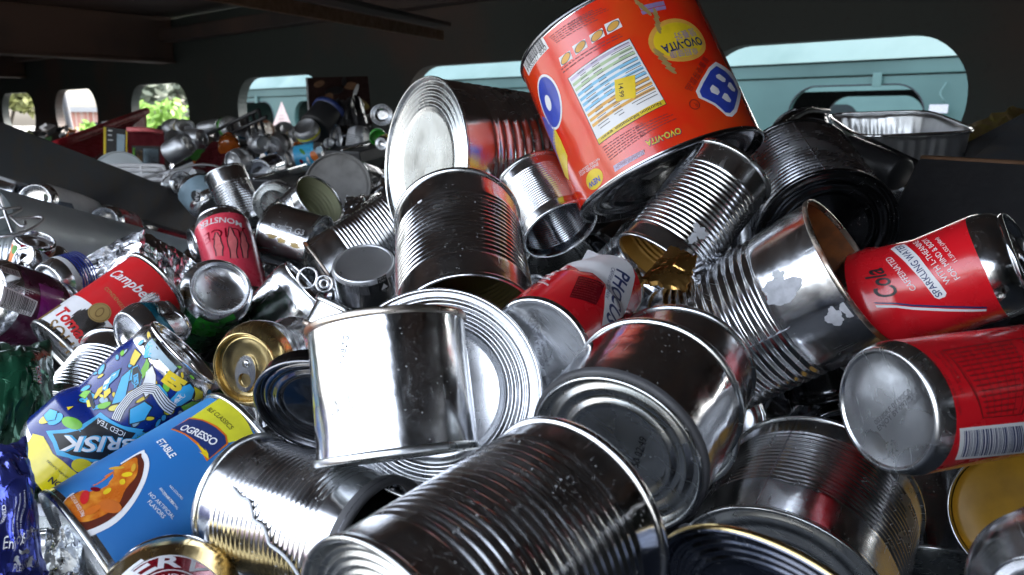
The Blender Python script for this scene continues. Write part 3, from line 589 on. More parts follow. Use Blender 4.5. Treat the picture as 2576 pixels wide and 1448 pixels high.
poly(K, 'bolt', L(g02, (1480, 450), (1570, 530), (1545, 490), (1575, 575), (1500, 520), (1530, 530)), P['yellow'], cH.o, 5)
text(K, 'BLE CLASSICS', g02(1560, 205), g02(1735, 355), P['black'], cH.o, 3); text(K, 'ETABLE', g02(1180, 445), g02(1285, 570), P['white'], cH.o, 2, bold=.02)
poly(K, 'bowl_rim', L(g02, (1050, 520), (1095, 525), (1122, 570), (1125, 640), (1090, 760), (1000, 920), (880, 1050), (740, 1130), (630, 1165), (560, 1070), (480, 895), (700, 735)), P['white'], cH.o, 1, sm=True)
poly(K, 'soup_rim', L(g02, (1030, 545), (1070, 560), (1088, 620), (1060, 740), (980, 880), (870, 1000), (740, 1080), (610, 1115), (550, 1040), (485, 895), (700, 750)), P['soup_dark'], cH.o, 2, sm=True)
poly(K, 'soup', L(g02, (1000, 570), (1040, 610), (1030, 700), (950, 800), (890, 920), (760, 1010), (620, 1050), (545, 1000), (490, 890), (700, 762)), P['soup'], cH.o, 3, sm=True)
for i, (x, y, a_, b_, mm) in enumerate(((960, 690, .0028, .0016, 'yellow'), (810, 815, .0022, .0016, 'yellow'), (925, 745, .002, .0014, 'yellow'), (880, 640, .0045, .0012, 'custard'), (780, 720, .006, .0014, 'orange'), (640, 860, .005, .0022, 'soup_red'), (830, 930, .006, .0035, 'orange'), (700, 960, .004, .002, 'orange'), (1010, 640, .003, .0012, 'custard'), (720, 800, .003, .0014, 'beer_red'))):
    u, v = K.uv(*g02(x, y)); ell_uv(K, 'vegetable', u, v, a_, b_, .8 + i, P[mm], cH.o, 4 + .2 * i, 14)
text(K, '19OZ (1LB 3OZ) 538g', g02(515, 850), g02(615, 1015), P['white'], cH.o, 5, hs=1.2)
for bd_, p, q in (('NO COLORS', (1275, 780), (1370, 880)), ('FROM ARTIFICIAL', (1200, 800), (1335, 955)), ('SOURCES', (1225, 835), (1300, 915)), ('NO ARTIFICIAL', (1118, 840), (1300, 1028)), ('FLAVORS', (1110, 900), (1228, 1022))): text(K, bd_, g02(*p), g02(*q), P['white'], cH.o, 2)
# --- I brisk style iced tea can
cI = alu_can('iced_tea_can', 'blue and yellow lemon iced tea can with cartoon style print, crumpled below its lid', pose2((138, 1174), .590, (466, 884), .565), .033, P['brisk_blue'], neck_r=.84, crush=crumple(.033, .122, .20, .035, .10, 5, 3, 5), tab=True)
K = cI.cyl
poly(K, 'yellow_print', L(g02, (200, 470), (250, 380), (330, 400), (370, 470), (400, 530), (480, 590), (560, 660), (640, 720), (620, 800), (560, 860), (450, 880), (330, 820), (240, 700), (200, 560)), P['brisk_yellow'], cI.o, 1)
poly(K, 'burst', L(g02, (350, 360), (470, 350), (590, 330), (700, 250), (760, 200), (860, 260), (980, 300), (1110, 330), (1060, 400), (1080, 500), (900, 560), (820, 610), (700, 590), (600, 600), (520, 560), (430, 540), (400, 450)), P['cyan'], cI.o, 2)
poly(K, 'burst', L(g02, (400, 380), (500, 375), (620, 350), (740, 250), (850, 290), (960, 320), (1060, 345), (1010, 410), (1040, 480), (880, 530), (760, 575), (640, 560), (540, 540), (450, 500), (430, 440)), P['black'], cI.o, 3)
text(K, 'BRISK', g02(1075, 385), g02(470, 390), P['white'], cI.o, 6, bold=.02, shear=.2, hs=.72); text(K, 'BRISK', g02(1082, 379), g02(474, 384), P['cyan'], cI.o, 5, bold=.045, shear=.2, hs=.76)
text(K, 'ICED TEA', g02(985, 345), g02(735, 255), P['white'], cI.o, 5, hs=1.2)
text(K, 'LEMON', g02(575, 800), g02(395, 700), P['black'], cI.o, 4, bold=.03); text(K, 'OTHER NATURAL FLAVORS', g02(590, 750), g02(365, 575), P['black'], cI.o, 4)
def blobs(K, o, lst):
    for i, (f, x, y, a_, b_, r_, mm, lay) in enumerate(lst):
        u, v = K.uv(*f(x, y)); ell_uv(K, 'print_shape', u, v, a_, b_, r_, P[mm], o, lay + .05 * i, 20)
A_ = 0
blobs(K, cI.o, [(g02, 620, 620, .006, .0045, .3, 'brisk_yellow', 4), (g02, 740, 625, .0045, .004, 0, 'white', 4), (g02, 740, 625, .0035, .003, 0, 'yellow', 5), (g02, 540, 300, .0065, .0032, .4, 'leaf', 3), (g02, 420, 270, .005, .0035, 1.2, 'cyan', 3), (g02, 350, 270, .005, .003, 1.0, 'brisk_yellow', 2.5)])
for cc, pts_ in (('pale_blue', ((1790, 500), (1920, 400), (2110, 640), (2230, 760), (2180, 830), (1990, 660), (1830, 640))), ('cyan', ((1850, 450), (1935, 440), (1870, 640), (1740, 650), (1770, 560))), ('leaf', ((1790, 650), (1818, 740), (1790, 850), (1710, 950), (1690, 830), (1740, 740))), ('white', ((1860, 760), (1900, 900), (1890, 1100), (1800, 1180), (1720, 1050), (1760, 860))), ('cyan', ((2390, 960), (2450, 1030), (2400, 1180), (2250, 1300), (2090, 1360), (2090, 1260), (2180, 1160), (2280, 1010))), ('white', ((2320, 1100), (2330, 1150), (2200, 1270), (2150, 1320), (2170, 1230), (2240, 1130))), ('brisk_yellow', ((2440, 990), (2550, 1060), (2540, 1150), (2430, 1200), (2460, 1080))), ('leaf', ((2250, 1320), (2400, 1220), (2520, 1200), (2420, 1330), (2300, 1400))), ('cyan', ((1280, 900), (1350, 800), (1440, 760), (1420, 850), (1330, 930), (1320, 1010), (1240, 980))), ('white', ((1270, 880), (1340, 830), (1400, 800), (1360, 870), (1300, 920), (1290, 990), (1250, 960))), ('black', ((1035, 1040), (1110, 1000), (1190, 1230), (1150, 1260))), ('leaf', ((940, 1060), (1010, 980), (1110, 975), (1020, 1100))), ('yellow', ((830, 1260), (900, 1240), (850, 1300))), ('cyan', ((1470, 870), (1565, 790), (1560, 1180), (1420, 1190))), ('black', ((1580, 790), (1650, 760), (1700, 900), (1690, 1070), (1600, 960))), ('cyan', ((1600, 880), (1650, 860), (1680, 1000), (1640, 1050))), ('yellow', ((1560, 660), (1620, 520), (1700, 600), (1600, 750), (1550, 720))), ('yellow', ((1200, 960), (1250, 930), (1260, 1000), (1190, 1090), (1150, 1080))), ('yellow', ((1280, 1010), (1350, 980), (1370, 1040), (1310, 1110))), ('brisk_yellow', ((1040, 1130), (1080, 1110), (1120, 1220), (1060, 1230))), ('yellow', ((1580, 1080), (1650, 1060), (1640, 1170), (1560, 1230))), ('cyan', ((1650, 1290), (1800, 1230), (1900, 1300), (1840, 1420), (1680, 1440))), ('black', ((1900, 1150), (2060, 1150), (2080, 1330), (1990, 1290))), ('yellow', ((1470, 1290), (1560, 1250), (1540, 1340), (1470, 1370))), ('cyan', ((1900, 1050), (1960, 1040), (2060, 1150), (2080, 1230), (2020, 1240), (1970, 1170), (1910, 1140))), ('cyan', ((560, 1370), (640, 1290), (730, 1320), (700, 1420), (600, 1440))), ('cyan', ((2080, 830), (2150, 830), (2230, 930), (2260, 1000), (2190, 980), (2120, 920)))):
    k = [Q3(*q_) for q_ in pts_]; cxx = sum(q_[0] for q_ in k) / len(k); cyy = sum(q_[1] for q_ in k) / len(k); A_ += 1
    poly(K, 'print_shape', [(cxx + (x - cxx) * 1.12, cyy + (y - cyy) * 1.12) for x, y in k], P['black' if cc != 'black' else 'cyan'], cI.o, 3 + A_ * .04); poly(K, 'print_shape', k, P[cc], cI.o, 4.2 + A_ * .04)
rr = random.Random(5)
for j in range(46):
    u, v = rr.uniform(-.040, .040), rr.uniform(.034, .102); a_ = rr.uniform(.0016, .0046); b_ = a_ * rr.uniform(.3, .6); t_ = rr.uniform(0, 3.1)
    ell_uv(K, 'print_shape', u, v, a_ * 1.25, b_ * 1.4, t_, P['black'], cI.o, 1 + j * .012, 14); ell_uv(K, 'print_shape', u, v, a_, b_, t_, P[rr.choice(('cyan', 'cyan', 'brisk_yellow', 'yellow', 'leaf', 'pale_blue', 'cyan'))], cI.o, 1.9 + j * .012, 14)
text(K, 'E5', Q3(1975, 985), Q3(2220, 1120), P['yellow'], cI.o, 7, bold=.08, hs=1.0)
crv = [Vector(q_) for q_ in ((1560, 1400), (1590, 1290), (1660, 1180), (1760, 1130), (1870, 1160), (1950, 1260), (2030, 1340), (2130, 1400))]
for j in range(5):
    def off_(w): return [Q3(*(p_ + Vector(((crv[min(i + 1, 7)] - crv[max(i - 1, 0)]).y, -(crv[min(i + 1, 7)] - crv[max(i - 1, 0)]).x)).normalized() * w)) for i, p_ in enumerate(crv)]
    poly(K, 'print_shape', off_(j * 24) + off_(j * 24 + 24)[::-1], P['black'], cI.o, 8); poly(K, 'print_shape', off_(j * 24 + 4) + off_(j * 24 + 18)[::-1], P['white'], cI.o, 9)
# --- J red beer can
cJ = alu_can('beer_can', 'gold and red beer can with round white lettered emblem at the bottom edge', pose2((420, 1790), .38, (428, 1472), .45), .0335, MATS['gold'], neck_r=.84, neckmat='gold', tab=False, crush=dents([(.3, .06, .02, .002)], .0335))
K = cJ.cyl; u, v = K.uv(422, 1478)
ell_uv(K, 'emblem', u, v, .0275, .0275, 0, P['white'], cJ.o, 1, 40); ell_uv(K, 'emblem', u, v, .0262, .0262, 0, P['beer_red'], cJ.o, 2, 40); ell_uv(K, 'emblem', u, v, .0145, .0145, 0, P['white'], cJ.o, 3, 32); ell_uv(K, 'emblem', u, v, .0133, .0133, 0, P['beer_red'], cJ.o, 4, 32)
for ch, a in (('C', 155), ('E', 122), ('R', 88), ('V', 55), ('E', 22)):
    a = math.radians(a); r0 = .0158; w = .0052; c0 = Vector((u + r0 * math.cos(a), v + r0 * math.sin(a))); t = Vector((math.sin(a), -math.cos(a))); text_uv(K, ch, c0 - t * w, c0 + t * w, P['white'], cJ.o, 4, bold=.03, hs=.85)
text_uv(K, 'BANDO', (u - .0085, v + .0045), (u + .0085, v + .0045), P['white'], cJ.o, 6, bold=.02, arc=.12)
# --- N tomato soup
cN = steel_can('tomato_soup_can', 'red and white tomato soup can with gold medallion at left', ((-.3803, .6348, 1.4083), (.5523, .6975, .4566), .101), .033, None, 'step', 'step', 'tin')
K = cN.cyl; zb = K.uv(*g01(700, 860))[1]
cN.rev('white_label', [(.0331, .0055), (.0331, zb)], P['white']); cN.rev('red_label', [(.0331, zb), (.0331, .101 - .005)], P['soup_red'])
text(K, "Campbell's", g01(800, 655), g01(1120, 905), P['white'], cN.o, 2, bold=.015, shear=.35, hs=1.15); text(K, 'CONDENSED', g01(785, 735), g01(925, 895), P['goldink'], cN.o, 2)
u, v = K.uv(*g01(752, 912)); ell_uv(K, 'medallion', u, v, .0088, .0088, 0, P['goldink'], cN.o, 3, 32); ell_uv(K, 'medallion_ring', u, v, .0080, .0080, 0, P['brown'], cN.o, 4, 32, inner=.93); ell_uv(K, 'medallion_figure', u, v, .003, .005, .3, P['brown'], cN.o, 4, 12, inner=.7)
text(K, 'Tomato', g01(405, 925), g01(640, 1215), P['soup_red'], cN.o, 2, bold=.03); text(K, 'SOUP', g01(335, 1010), g01(520, 1262), P['brown'], cN.o, 2, bold=.01, space=1.15)
poly(K, 'gold_band', L(g01, (262, 965), (440, 850), (465, 860), (290, 975)), P['brown'], cN.o, 1)
# --- O green can, P pink can
cO = alu_can('ginger_ale_can', 'green soda can with its domed silver base towards the viewer', ((-.2725, .7180, 1.4475), (-.5353, .6771, -.5050), .12), .033, P['green'], base_r=.80)
K = cO.cyl; poly(K, 'light_panel', L(g01, (1500, 940), (1600, 985), (1700, 985), (1800, 950), (1760, 1030), (1640, 1085), (1520, 1090), (1420, 1050)), P['green2'], cO.o, 1)
text(K, 'ALE', g01(1680, 1005), g01(1500, 985), P['black'], cO.o, 2); poly(K, 'cream_panel', L(g01, (1385, 730), (1400, 800), (1270, 930), (1230, 900)), P['goldink'], cO.o, 1)
text(Flat(cO, .0095, -1), '4025X5078', g01(1590, 690), g01(1810, 810), P['greyink'], cO.o, 3)
cP = alu_can('energy_drink_can', 'tall pink energy drink can with claw mark print, upside down', pose2((617, 775), .97, (553, 553), 1.05), .033, P['pink'], crush=dents([(.6, .02, .025, .007)], .033), tab=False)
K = cP.cyl
text(K, 'MONSTER', g01(1822, 240), g01(1510, 250), P['white'], cP.o, 2, bold=.01, arc=-.06); text(K, 'JUICE', g01(1848, 278), g01(1535, 305), P['beer_red'], cP.o, 2, hs=.95); text(K, 'PIPELINE PUNCH', g01(1975, 740), g01(1885, 620), P['dark_red'], cP.o, 2)
for i, (x, y0, y1, w) in enumerate(((1632, 308, 485, 32), (1735, 268, 500, 36), (1825, 300, 498, 26))):
    k = []; e = []; rr = random.Random(i + 3)
    for j in range(9):
        t = j / 8; yy = y0 + (y1 - y0) * t; xx = x + 28 * t * (1 if i else .8); ww = w * math.sin(PI * min(1, t * 1.25 + .02) * .75) * (.8 + .4 * rr.random()); k.append((xx + ww, yy)); e.append((xx - ww * .7, yy + rr.uniform(-4, 4)))
    poly(K, 'claw_outline', L(g01, *[(a_ + 9, b_) for a_, b_ in k]) + L(g01, *[(a_ - 9, b_) for a_, b_ in e[::-1]]), P['black'], cP.o, 2); poly(K, 'claw_mark', L(g01, *k) + L(g01, *e[::-1]), P['pink2'], cP.o, 3)
# --- M purple can
cM = alu_can('purple_can', 'dark purple soda can with white barcode at the left edge', pose2((-60, 748), .80, (150, 806), .86), .037, P['purple'], crush=crumple(.037, .09, .10, .05, .085, 6, 3, 3), tab=False)
K = cM.cyl; barcode(K, L(g01, (25, 708), (285, 830), (235, 945), (-20, 870)), cM.o, P['black'], digits='49000 08151 0', n=30); poly(K, 'violet_band', L(g01, (290, 690), (480, 760), (420, 900), (250, 1010), (300, 850)), P['violet'], cM.o, 1)
barcode(K, L(g01, (0, 560), (135, 600), (160, 655), (10, 605)), cM.o, P['black'], seed=9); lines_block(K, L(g01, (10, 665), (270, 755), (280, 810), (10, 700)), 3, P['paper'], cM.o, 2)
# --- T gold lid can
cT = alu_can('gold_lidded_can', 'silver can with gold pull-tab lid facing the viewer, left of centre', (Vector((-.1955, .5469, 1.4236)) + Vector((.2970, .9495, -.1014)).normalized() * .07, (-.2970, -.9495, .1014), .07), .033, MATS['alu'], neck_r=.8, lid='gold', neckmat='gold', tab=False, crush=crumple(.033, .07, .3, .0, .05, 6, 2, 4))
pull_tab(cT, None, .07 - .0040, .0264, ang=math.radians(-118), m='alu')
# --- U small can, V, W, X, Y, Z
cU = alu_can('pet_food_can', 'small bare aluminium can upside down with black recycling badge, left of the central ribbed can', ((-.1376, .7158, 1.4721), (.0119, .4723, -.8814), .04), .030, MATS['alu'], base_r=.90, z_lo=.005, z_hi=.01, dome_h=.003, tab=False, base='alu_dusty')
K = cU.cyl; poly(K, 'badge', L(g11, (268, 655), (335, 622), (357, 722), (287, 755)), P['black'], cU.o, 1); text(K, 'METAL', g11(275, 672), g11(340, 640), P['white'], cU.o, 2); text(K, 'CAN', g11(285, 690), g11(330, 668), P['white'], cU.o, 2); text(K, '▲', g11(300, 745), g11(350, 715), P['white'], cU.o, 2)
barcode(K, L(g11, (20, 680), (205, 690), (230, 790), (40, 760)), cU.o, P['greyink'], back=False, seed=12)
cUb = steel_can('squat_can', 'squat dark steel can holding the small badge-marked can', pose2((935, 775), .80, (925, 690), .775), .036, None, 'plain', 'open', 'tin_dark', 'tin_dark')
cV = steel_can('ribbed_can', 'narrow ribbed can lying diagonally behind the small badge-marked can', (CAM + (Vector((-.1797, .7380, 1.4551)) - CAM) * 1.2, (.8011, .3460, .4884), .132), .0438, (.25, .8, 17), 'open', 'open', 'tin', 'tin_dark', rimmat='rim_rust', dep=.0012)
cW = steel_can('ribbed_can', 'big ribbed can standing in the middle with its open olive mouth towards the viewer', ((-.0253, .4363, 1.4794), (-.1049, .8923, .4390), .1183), .0425, (.2, .78, 15), 'open', 'step', 'tin', 'olive_lining', dep=.0007, seg=144)
torn(cW.cyl, 'paper_scrap', P1(447, 728), .002, P['white'], cW.o, 8)
cX = steel_can('short_can', 'short smooth can with stamped code lying above the pink can', (CAM + (Vector((-.2241, .9045, 1.4556)) - CAM) * 1.1, (-.9478, .2023, .2466), .0703), .0407, None, 'step', 'step', 'tin')
text(cX.cyl, 'B:2 T3 G3', P2(1000, 860), P2(1330, 930), MATS['glue'], cX.o, 1)
for x, y in ((1010, 930), (1110, 980), (1250, 1030)): torn(cX.cyl, 'glue_residue', P2(x, y), .004, P['goldink'], cX.o, x, asp=2.2)
cY = steel_can('ribbed_can', 'small ribbed can standing upright above the pink can at left', ((-.4329, 1.2823, 1.4308), (-.4379, .3201, .8401), .1), .0335, (.1, .72, 14), 'step', 'step', 'tin', dep=.0014)
cZ = steel_can('open_can', 'open can lying on its side showing pale olive lining', (CAM + (Vector((-.2368, .9716, 1.5062)) - CAM) * 1.12, (-.7180, .3919, -.5752), .056), .0375, (.25, .8, 5), 'open', 'step', 'tin', 'pale_lining')
# --- AA lids
cAA = steel_can('grey_disc', 'large dull grey round lid standing behind the olive lined can', ((-.2685, 1.2144, 1.5037), (-.0553, .9571, -.2846), .012), .05, None, 'plain', None, 'tin_dark', cat='lid'); 
for ch in cAA.o.children: ch.data.materials[0] = P['grey_plastic']
cAA2 = steel_can('ringed_lid', 'small steel can end with rings left of the olive lined can', pose2(P2(1030, 610), 1.32, P2(1060, 560), 1.37), .031, None, 'rings', 'step', 'tin')
# --- AB big can, AC, X2
cAB = steel_can('huge_can', 'huge steel can at upper centre, grey ringed end facing left', ((-.0842, .7430, 1.5614), (.8174, .5670, -.1014), .16), .0785, (.18, .9, 11), 'rings', 'step', 'tin', endmat='tin_end', dep=.0016, seg=144)
cAC = steel_can('ribbed_can', 'ribbed can under the red tin mirroring its orange, dark mouth open downwards', pose2((1412, 582), .675, (1335, 452), .712), .0335, (.15, .8, 18), 'open', 'step', 'tin', 'tin_dark', dep=.0006)
cX2 = steel_can('short_can', 'short can with grey ringed end showing under the open mouth of the orange-mirroring can', ((.0468, .7492, 1.4621), (-.16, .88, .42), .05), .0335, None, 'rings', 'step', 'tin')
# --- AD the big red tin
cAD = steel_can('malt_drink_tin', 'large upside-down red malt drink tin with nutrition table on top of the heap', ((.1307, .6485, 1.5521), (-.3601, .3675, .8575), .138), .0785, None, 'step', 'step', 'tin', endmat='tin_black', dep=.0004, seg=160, crush=dents([(-.3, .08, .05, .003), (.5, .10, .035, .0025), (-.8, .04, .02, .0012), (.1, .03, .012, -.0006), (.7, .06, .02, .001)], .0785))
K = cAD.cyl; cAD.rev('label', [(.0787, .0045 + (.138 - .009) * k / 24) for k in range(25)], P['ovo'], 160); o = cAD.o
tb = L(g10, (1700, 595), (2175, 285), (2450, 785), (1940, 1090)); poly(K, 'table_border', L(g10, (1694, 595), (2178, 277), (2458, 787), (1938, 1098)), P['black'], o, 1); poly(K, 'nutrition_table', tb, P['white'], o, 2)
def quad_band(K, q, t0, t1, s0=0, s1=1):
    A, B, C_, D = [Vector(K.uv(*p)) for p in q]; return [(A.lerp(B, s).lerp(D.lerp(C_, s), t)) for s, t in ((s0, t0), (s1, t0), (s1, t1), (s0, t1))]
def uvpoly(K, name, pts, m, o, lay): return emit(K, name, tri_poly([[(p.x, p.y) for p in pts]], .004), m, o, lay)
cols = ['stripe_violet', 'stripe_green', 'stripe_green', 'stripe_blue', 'stripe_blue', 'stripe_blue', 'stripe_blue', 'stripe_orange', 'stripe_orange', 'stripe_orange']
for i, cc in enumerate(cols): uvpoly(K, 'table_row', quad_band(K, tb, .02 + i * .078, .02 + i * .078 + .042, .02, .98), P[cc], o, 3)
uvpoly(K, 'table_title', quad_band(K, tb, .93, 1.0), P['yellow'], o, 3)
A_, B_, C_, D_ = [Vector(K.uv(*p)) for p in tb]
text_uv(K, 'Nutrition Information', A_.lerp(B_, .95).lerp(D_.lerp(C_, .95), .94), A_.lerp(B_, .3).lerp(D_.lerp(C_, .3), .94), P['black'], o, 5, bold=.01, hs=.9)
text_uv(K, '營養資料', A_.lerp(B_, .26).lerp(D_.lerp(C_, .26), .94), A_.lerp(B_, .06).lerp(D_.lerp(C_, .06), .94), P['black'], o, 5, hs=.7)
rr = random.Random(3)
for i in range(19):
    for s0, s1 in ((.97, .62), (.5, .36), (.28, .1)):
        t = .03 + i * .0445; w = s0 - (s0 - s1) * rr.uniform(.5, 1)
        uvpoly(K, 'table_text', quad_band(K, tb, t, t + .010, w, s0), P['greyink'], o, 4)
st = L(g10, (2055, 600), (2215, 560), (2222, 735), (2065, 765)); poly(K, 'price_sticker', st, P['yellow'], o, 6); text(K, '14.99', g10(2085, 632), g10(2095, 735), P['black'], o, 7, bold=.01)
barcode(K, L(g10, (1360, 460), (1500, 250), (1560, 365), (1415, 575)), o, P['black'], seed=5, digits='9 555021 800')
for q in (((1630, 440), (1715, 380), (1735, 440), (1650, 505)), ((1732, 350), (1830, 290), (1852, 350), (1760, 415)), ((1862, 265), (1965, 205), (1985, 265), (1885, 325)), ((1980, 180), (2090, 130), (2122, 192), (2005, 255))):
    poly(K, 'step_picture', L(g10, *q), P['white'], o, 2); cx_ = sum(p[0] for p in q) / 4; cy_ = sum(p[1] for p in q) / 4; u, v = K.uv(*g10(cx_, cy_)); ell_uv(K, 'step_cup', u, v, .006, .003, .3, P['stripe_orange'], o, 3, 16); ell_uv(K, 'step_cup', u, v, .006, .003, .3, P['greyink'], o, 3.5, 16, inner=.85)
for q, n, sd in ((((1560, 280), (1900, 60), (1990, 130), (1620, 330)), 5, 1), (((1700, 180), (2050, 20), (2060, 60), (1720, 230)), 3, 2), (((1640, 520), (2130, 225), (2150, 262), (1668, 560)), 2, 4), (((1960, 1110), (2330, 890), (2400, 960), (2030, 1220)), 6, 5), (((2210, 960), (2520, 830), (2545, 900), (2260, 1040)), 4, 6)): lines_block(K, L(g10, *q), n, P['darkink'], o, 2, seed=sd, fill=.35)
u, v = K.uv(*g10(1562, 775)); ell_uv(K, 'logo_letter', u, v, .0165, .0225, -.25, P['white'], o, 2, 32); ell_uv(K, 'logo_letter', u, v, .0145, .0205, -.25, P['blue'], o, 3, 32); u, v = K.uv(*g10(1556, 780)); ell_uv(K, 'logo_letter', u, v, .0045, .0065, -.25, P['white'], o, 4, 20)
poly(K, 'logo_letter', L(g10, (1515, 880), (1590, 905), (1605, 960), (1625, 1150), (1690, 1330), (1630, 1180), (1540, 960)), P['blue'], o, 2)
poly(K, 'yellow_flash', L(g10, (1600, 960), (1650, 1060), (1700, 1180), (1720, 1360), (1690, 1330), (1640, 1190), (1600, 1080)), P['yellow'], o, 2)
lg = [(250, 468), (330, 520), (400, 600), (440, 690), (432, 740), (405, 850), (370, 885), (330, 880), (240, 800), (120, 740), (100, 690), (140, 610), (200, 510)]
poly(K, 'logo_panel', L(g20, *lg), P['white'], o, 2); cxg, cyg = 275, 690; poly(K, 'logo_panel', L(g20, *[(cxg + (x - cxg) * .84, cyg + (y - cyg) * .86) for x, y in lg]), P['blue'], o, 3)
for q in (((250, 570), (275, 560), (322, 600), (318, 622), (300, 622), (255, 590)), ((345, 625), (360, 628), (392, 680), (388, 698), (370, 692), (335, 655)), ((205, 670), (225, 640), (268, 672), (278, 700), (262, 722), (215, 700)), ((312, 705), (335, 715), (362, 760), (355, 778), (330, 770), (292, 742))): poly(K, 'logo_notch', L(g20, *q), P['white'], o, 4)
u, v = K.uv(1712, 97); ell_uv(K, 'side_badge', u, v, .026, .0185, 0, P['stripe_orange'], o, 2, 32); ell_uv(K, 'side_badge', u, v, .022, .0150, 0, P['yellow'], o, 3, 32)
text(K, 'OVO-VITA', (1760, 92), (1663, 112), P['navy'], o, 5, bold=.03, hs=1.2); text(K, '卓超健康', (1754, 118), (1683, 128), P['violet_ink'], o, 5); text(K, '營養好', (1745, 70), (1694, 82), P['violet_ink'], o, 5)
text(K, '營養麥芽飲品', (1772, 138), (1722, 221), P['darkink'], o, 3); u, v = K.uv(*g20(90, 790)); ell_uv(K, 'registered_mark', u, v, .0042, .0042, 0, P['darkink'], o, 2, 20, inner=.82); text(K, 'R', g20(104, 772), g20(80, 780), P['darkink'], o, 2)
text(K, 'OVO-VITA', g10(2550, 965), g10(2292, 1068), P['yellow'], o, 5, bold=.02, hs=1.15); text(K, 'OVO-VITA', g10(2554, 961), g10(2288, 1065), P['navy'], o, 4, bold=.06, hs=1.2)
for k in range(9):     # wheat ear
    t = k / 8; x, y = 2390 + 110 * t, 380 + 150 * t; u, v = K.uv(*g10(min(x, 2500), y)); ell_uv(K, 'wheat_grain', u, v, .0040, .0014, 2.2 + .5 * (k % 2), P['goldink'], o, 4, 12)
for k in range(7):
    x, y = 2240 + 14 * k, 10 + 12 * k; u, v = K.uv(*g10(x, y)); ell_uv(K, 'wheat_grain', u, v, .0036, .0014, 2.0 + .5 * (k % 2), P['goldink'], o, 4, 12); x, y = 2380 + 4 * k, 80 + 22 * k; u, v = K.uv(*g10(x, y)); ell_uv(K, 'wheat_grain', u, v, .0036, .0014, 1.6 + .5 * (k % 2), P['goldink'], o, 4, 12)
for q in (((2250, 40), (2440, 0), (2450, 30), (2270, 70)), ((2265, 75), (2455, 35), (2460, 60), (2280, 100))): poly(K, 'violet_ribbon', L(g10, *q), P['violet_ink'], o, 3)
u, v = K.uv(*g10(1905, 1355)); ell_uv(K, 'new_badge', u, v, .0105, .0075, .0, P['yellow'], o, 2, 28); text(K, 'NEW', g10(1942, 1325), g10(1860, 1385), P['blue'], o, 4, bold=.03)
text(K, 'ENRICHED WITH', g10(1930, 1228), g10(1795, 1315), P['white'], o, 2); text(K, 'NATURAL GOODNESS', g10(1940, 1192), g10(1785, 1300), P['white'], o, 2)
poly(K, 'health_panel', L(g10, (2050, 1255), (2280, 1130), (2290, 1165), (2065, 1300)), P['stripe_violet'], o, 2); text(K, 'EXCELLENT HEALTH', g10(2280, 1150), g10(2070, 1260), P['darkink'], o, 3); text(K, 'BALANCED NUTRITION', g10(2285, 1130), g10(2080, 1240), P['darkink'], o, 3)
poly(Flat(cAD, .0046, -1), 'tape_scrap', L(P5, (610, 495), (820, 380), (880, 392), (700, 500)), P['paper'], o, 2)
# --- AE under the tin
cAE = steel_can('ribbed_can', 'ribbed can with torn white paper scrap leaning under the red tin', ((.1034, .5529, 1.4978), (.6147, .3752, .6938), .0945), .0335, (.14, .8, 17), 'open', 'step', 'tin', 'gold_lining', dep=.0008, crush=dents([(-.2, .05, .03, .0015)], .0335))
torn(cAE.cyl, 'paper_scrap', P5(1210, 1020), .0075, P['paper'], cAE.o, 3, asp=.7); torn(cAE.cyl, 'paper_scrap', P5(1130, 1090), .004, P['paper'], cAE.o, 6, asp=1.4)
# --- AF bent gold lid
# --- AG phocus style can
cAG = alu_can('crushed_red_can', 'crushed red and white sparkling water can, base towards the viewer, in the centre', pose2((1354, 882), .418, (1535, 722), .50), .0297, P['red'], base_r=.945, z_lo=.003, dome_h=.003, tab=True, crush=crumple(.0297, .11, .22, .045, 9, 6, 3, 11))
K = cAG.cyl; o = cAG.o
poly(K, 'white_panel', L(g11, (1630, 480), (1720, 440), (1850, 410), (1990, 430), (2150, 520), (2220, 640), (2210, 800), (2180, 920), (1960, 1020), (1985, 800), (2000, 690), (1900, 600), (1800, 600), (1700, 530)), P['white'], o, 1)
text(K, 'PHOCUS', g11(2080, 570), g11(1990, 950), P['navy'], o, 3, bold=.02, hs=1.2); text(K, 'CAFFEINATED SPARK', g11(2045, 560), g11(1985, 800), P['navy'], o, 3)
lines_block(K, L(g11, (1600, 560), (1680, 560), (1560, 740), (1470, 700)), 5, P['white'], o, 2, seed=4, fill=.3); poly(K, 'facts_panel', L(g11, (1790, 640), (1990, 700), (1920, 860), (1720, 800)), P['beer_red'], o, 1); lines_block(K, L(g11, (1800, 650), (1985, 705), (1925, 850), (1725, 800)), 9, P['darkink'], o, 2, seed=8)
fl = Flat(cAG, .0014, -1); text(fl, '00380KF 17490CA', g11(1440, 905), g11(1540, 1285), P['greyink'], o, 5, hs=.8); text(fl, 'ENJOY BY 092021', g11(1395, 905), g11(1505, 1335), P['greyink'], o, 5, hs=.8)
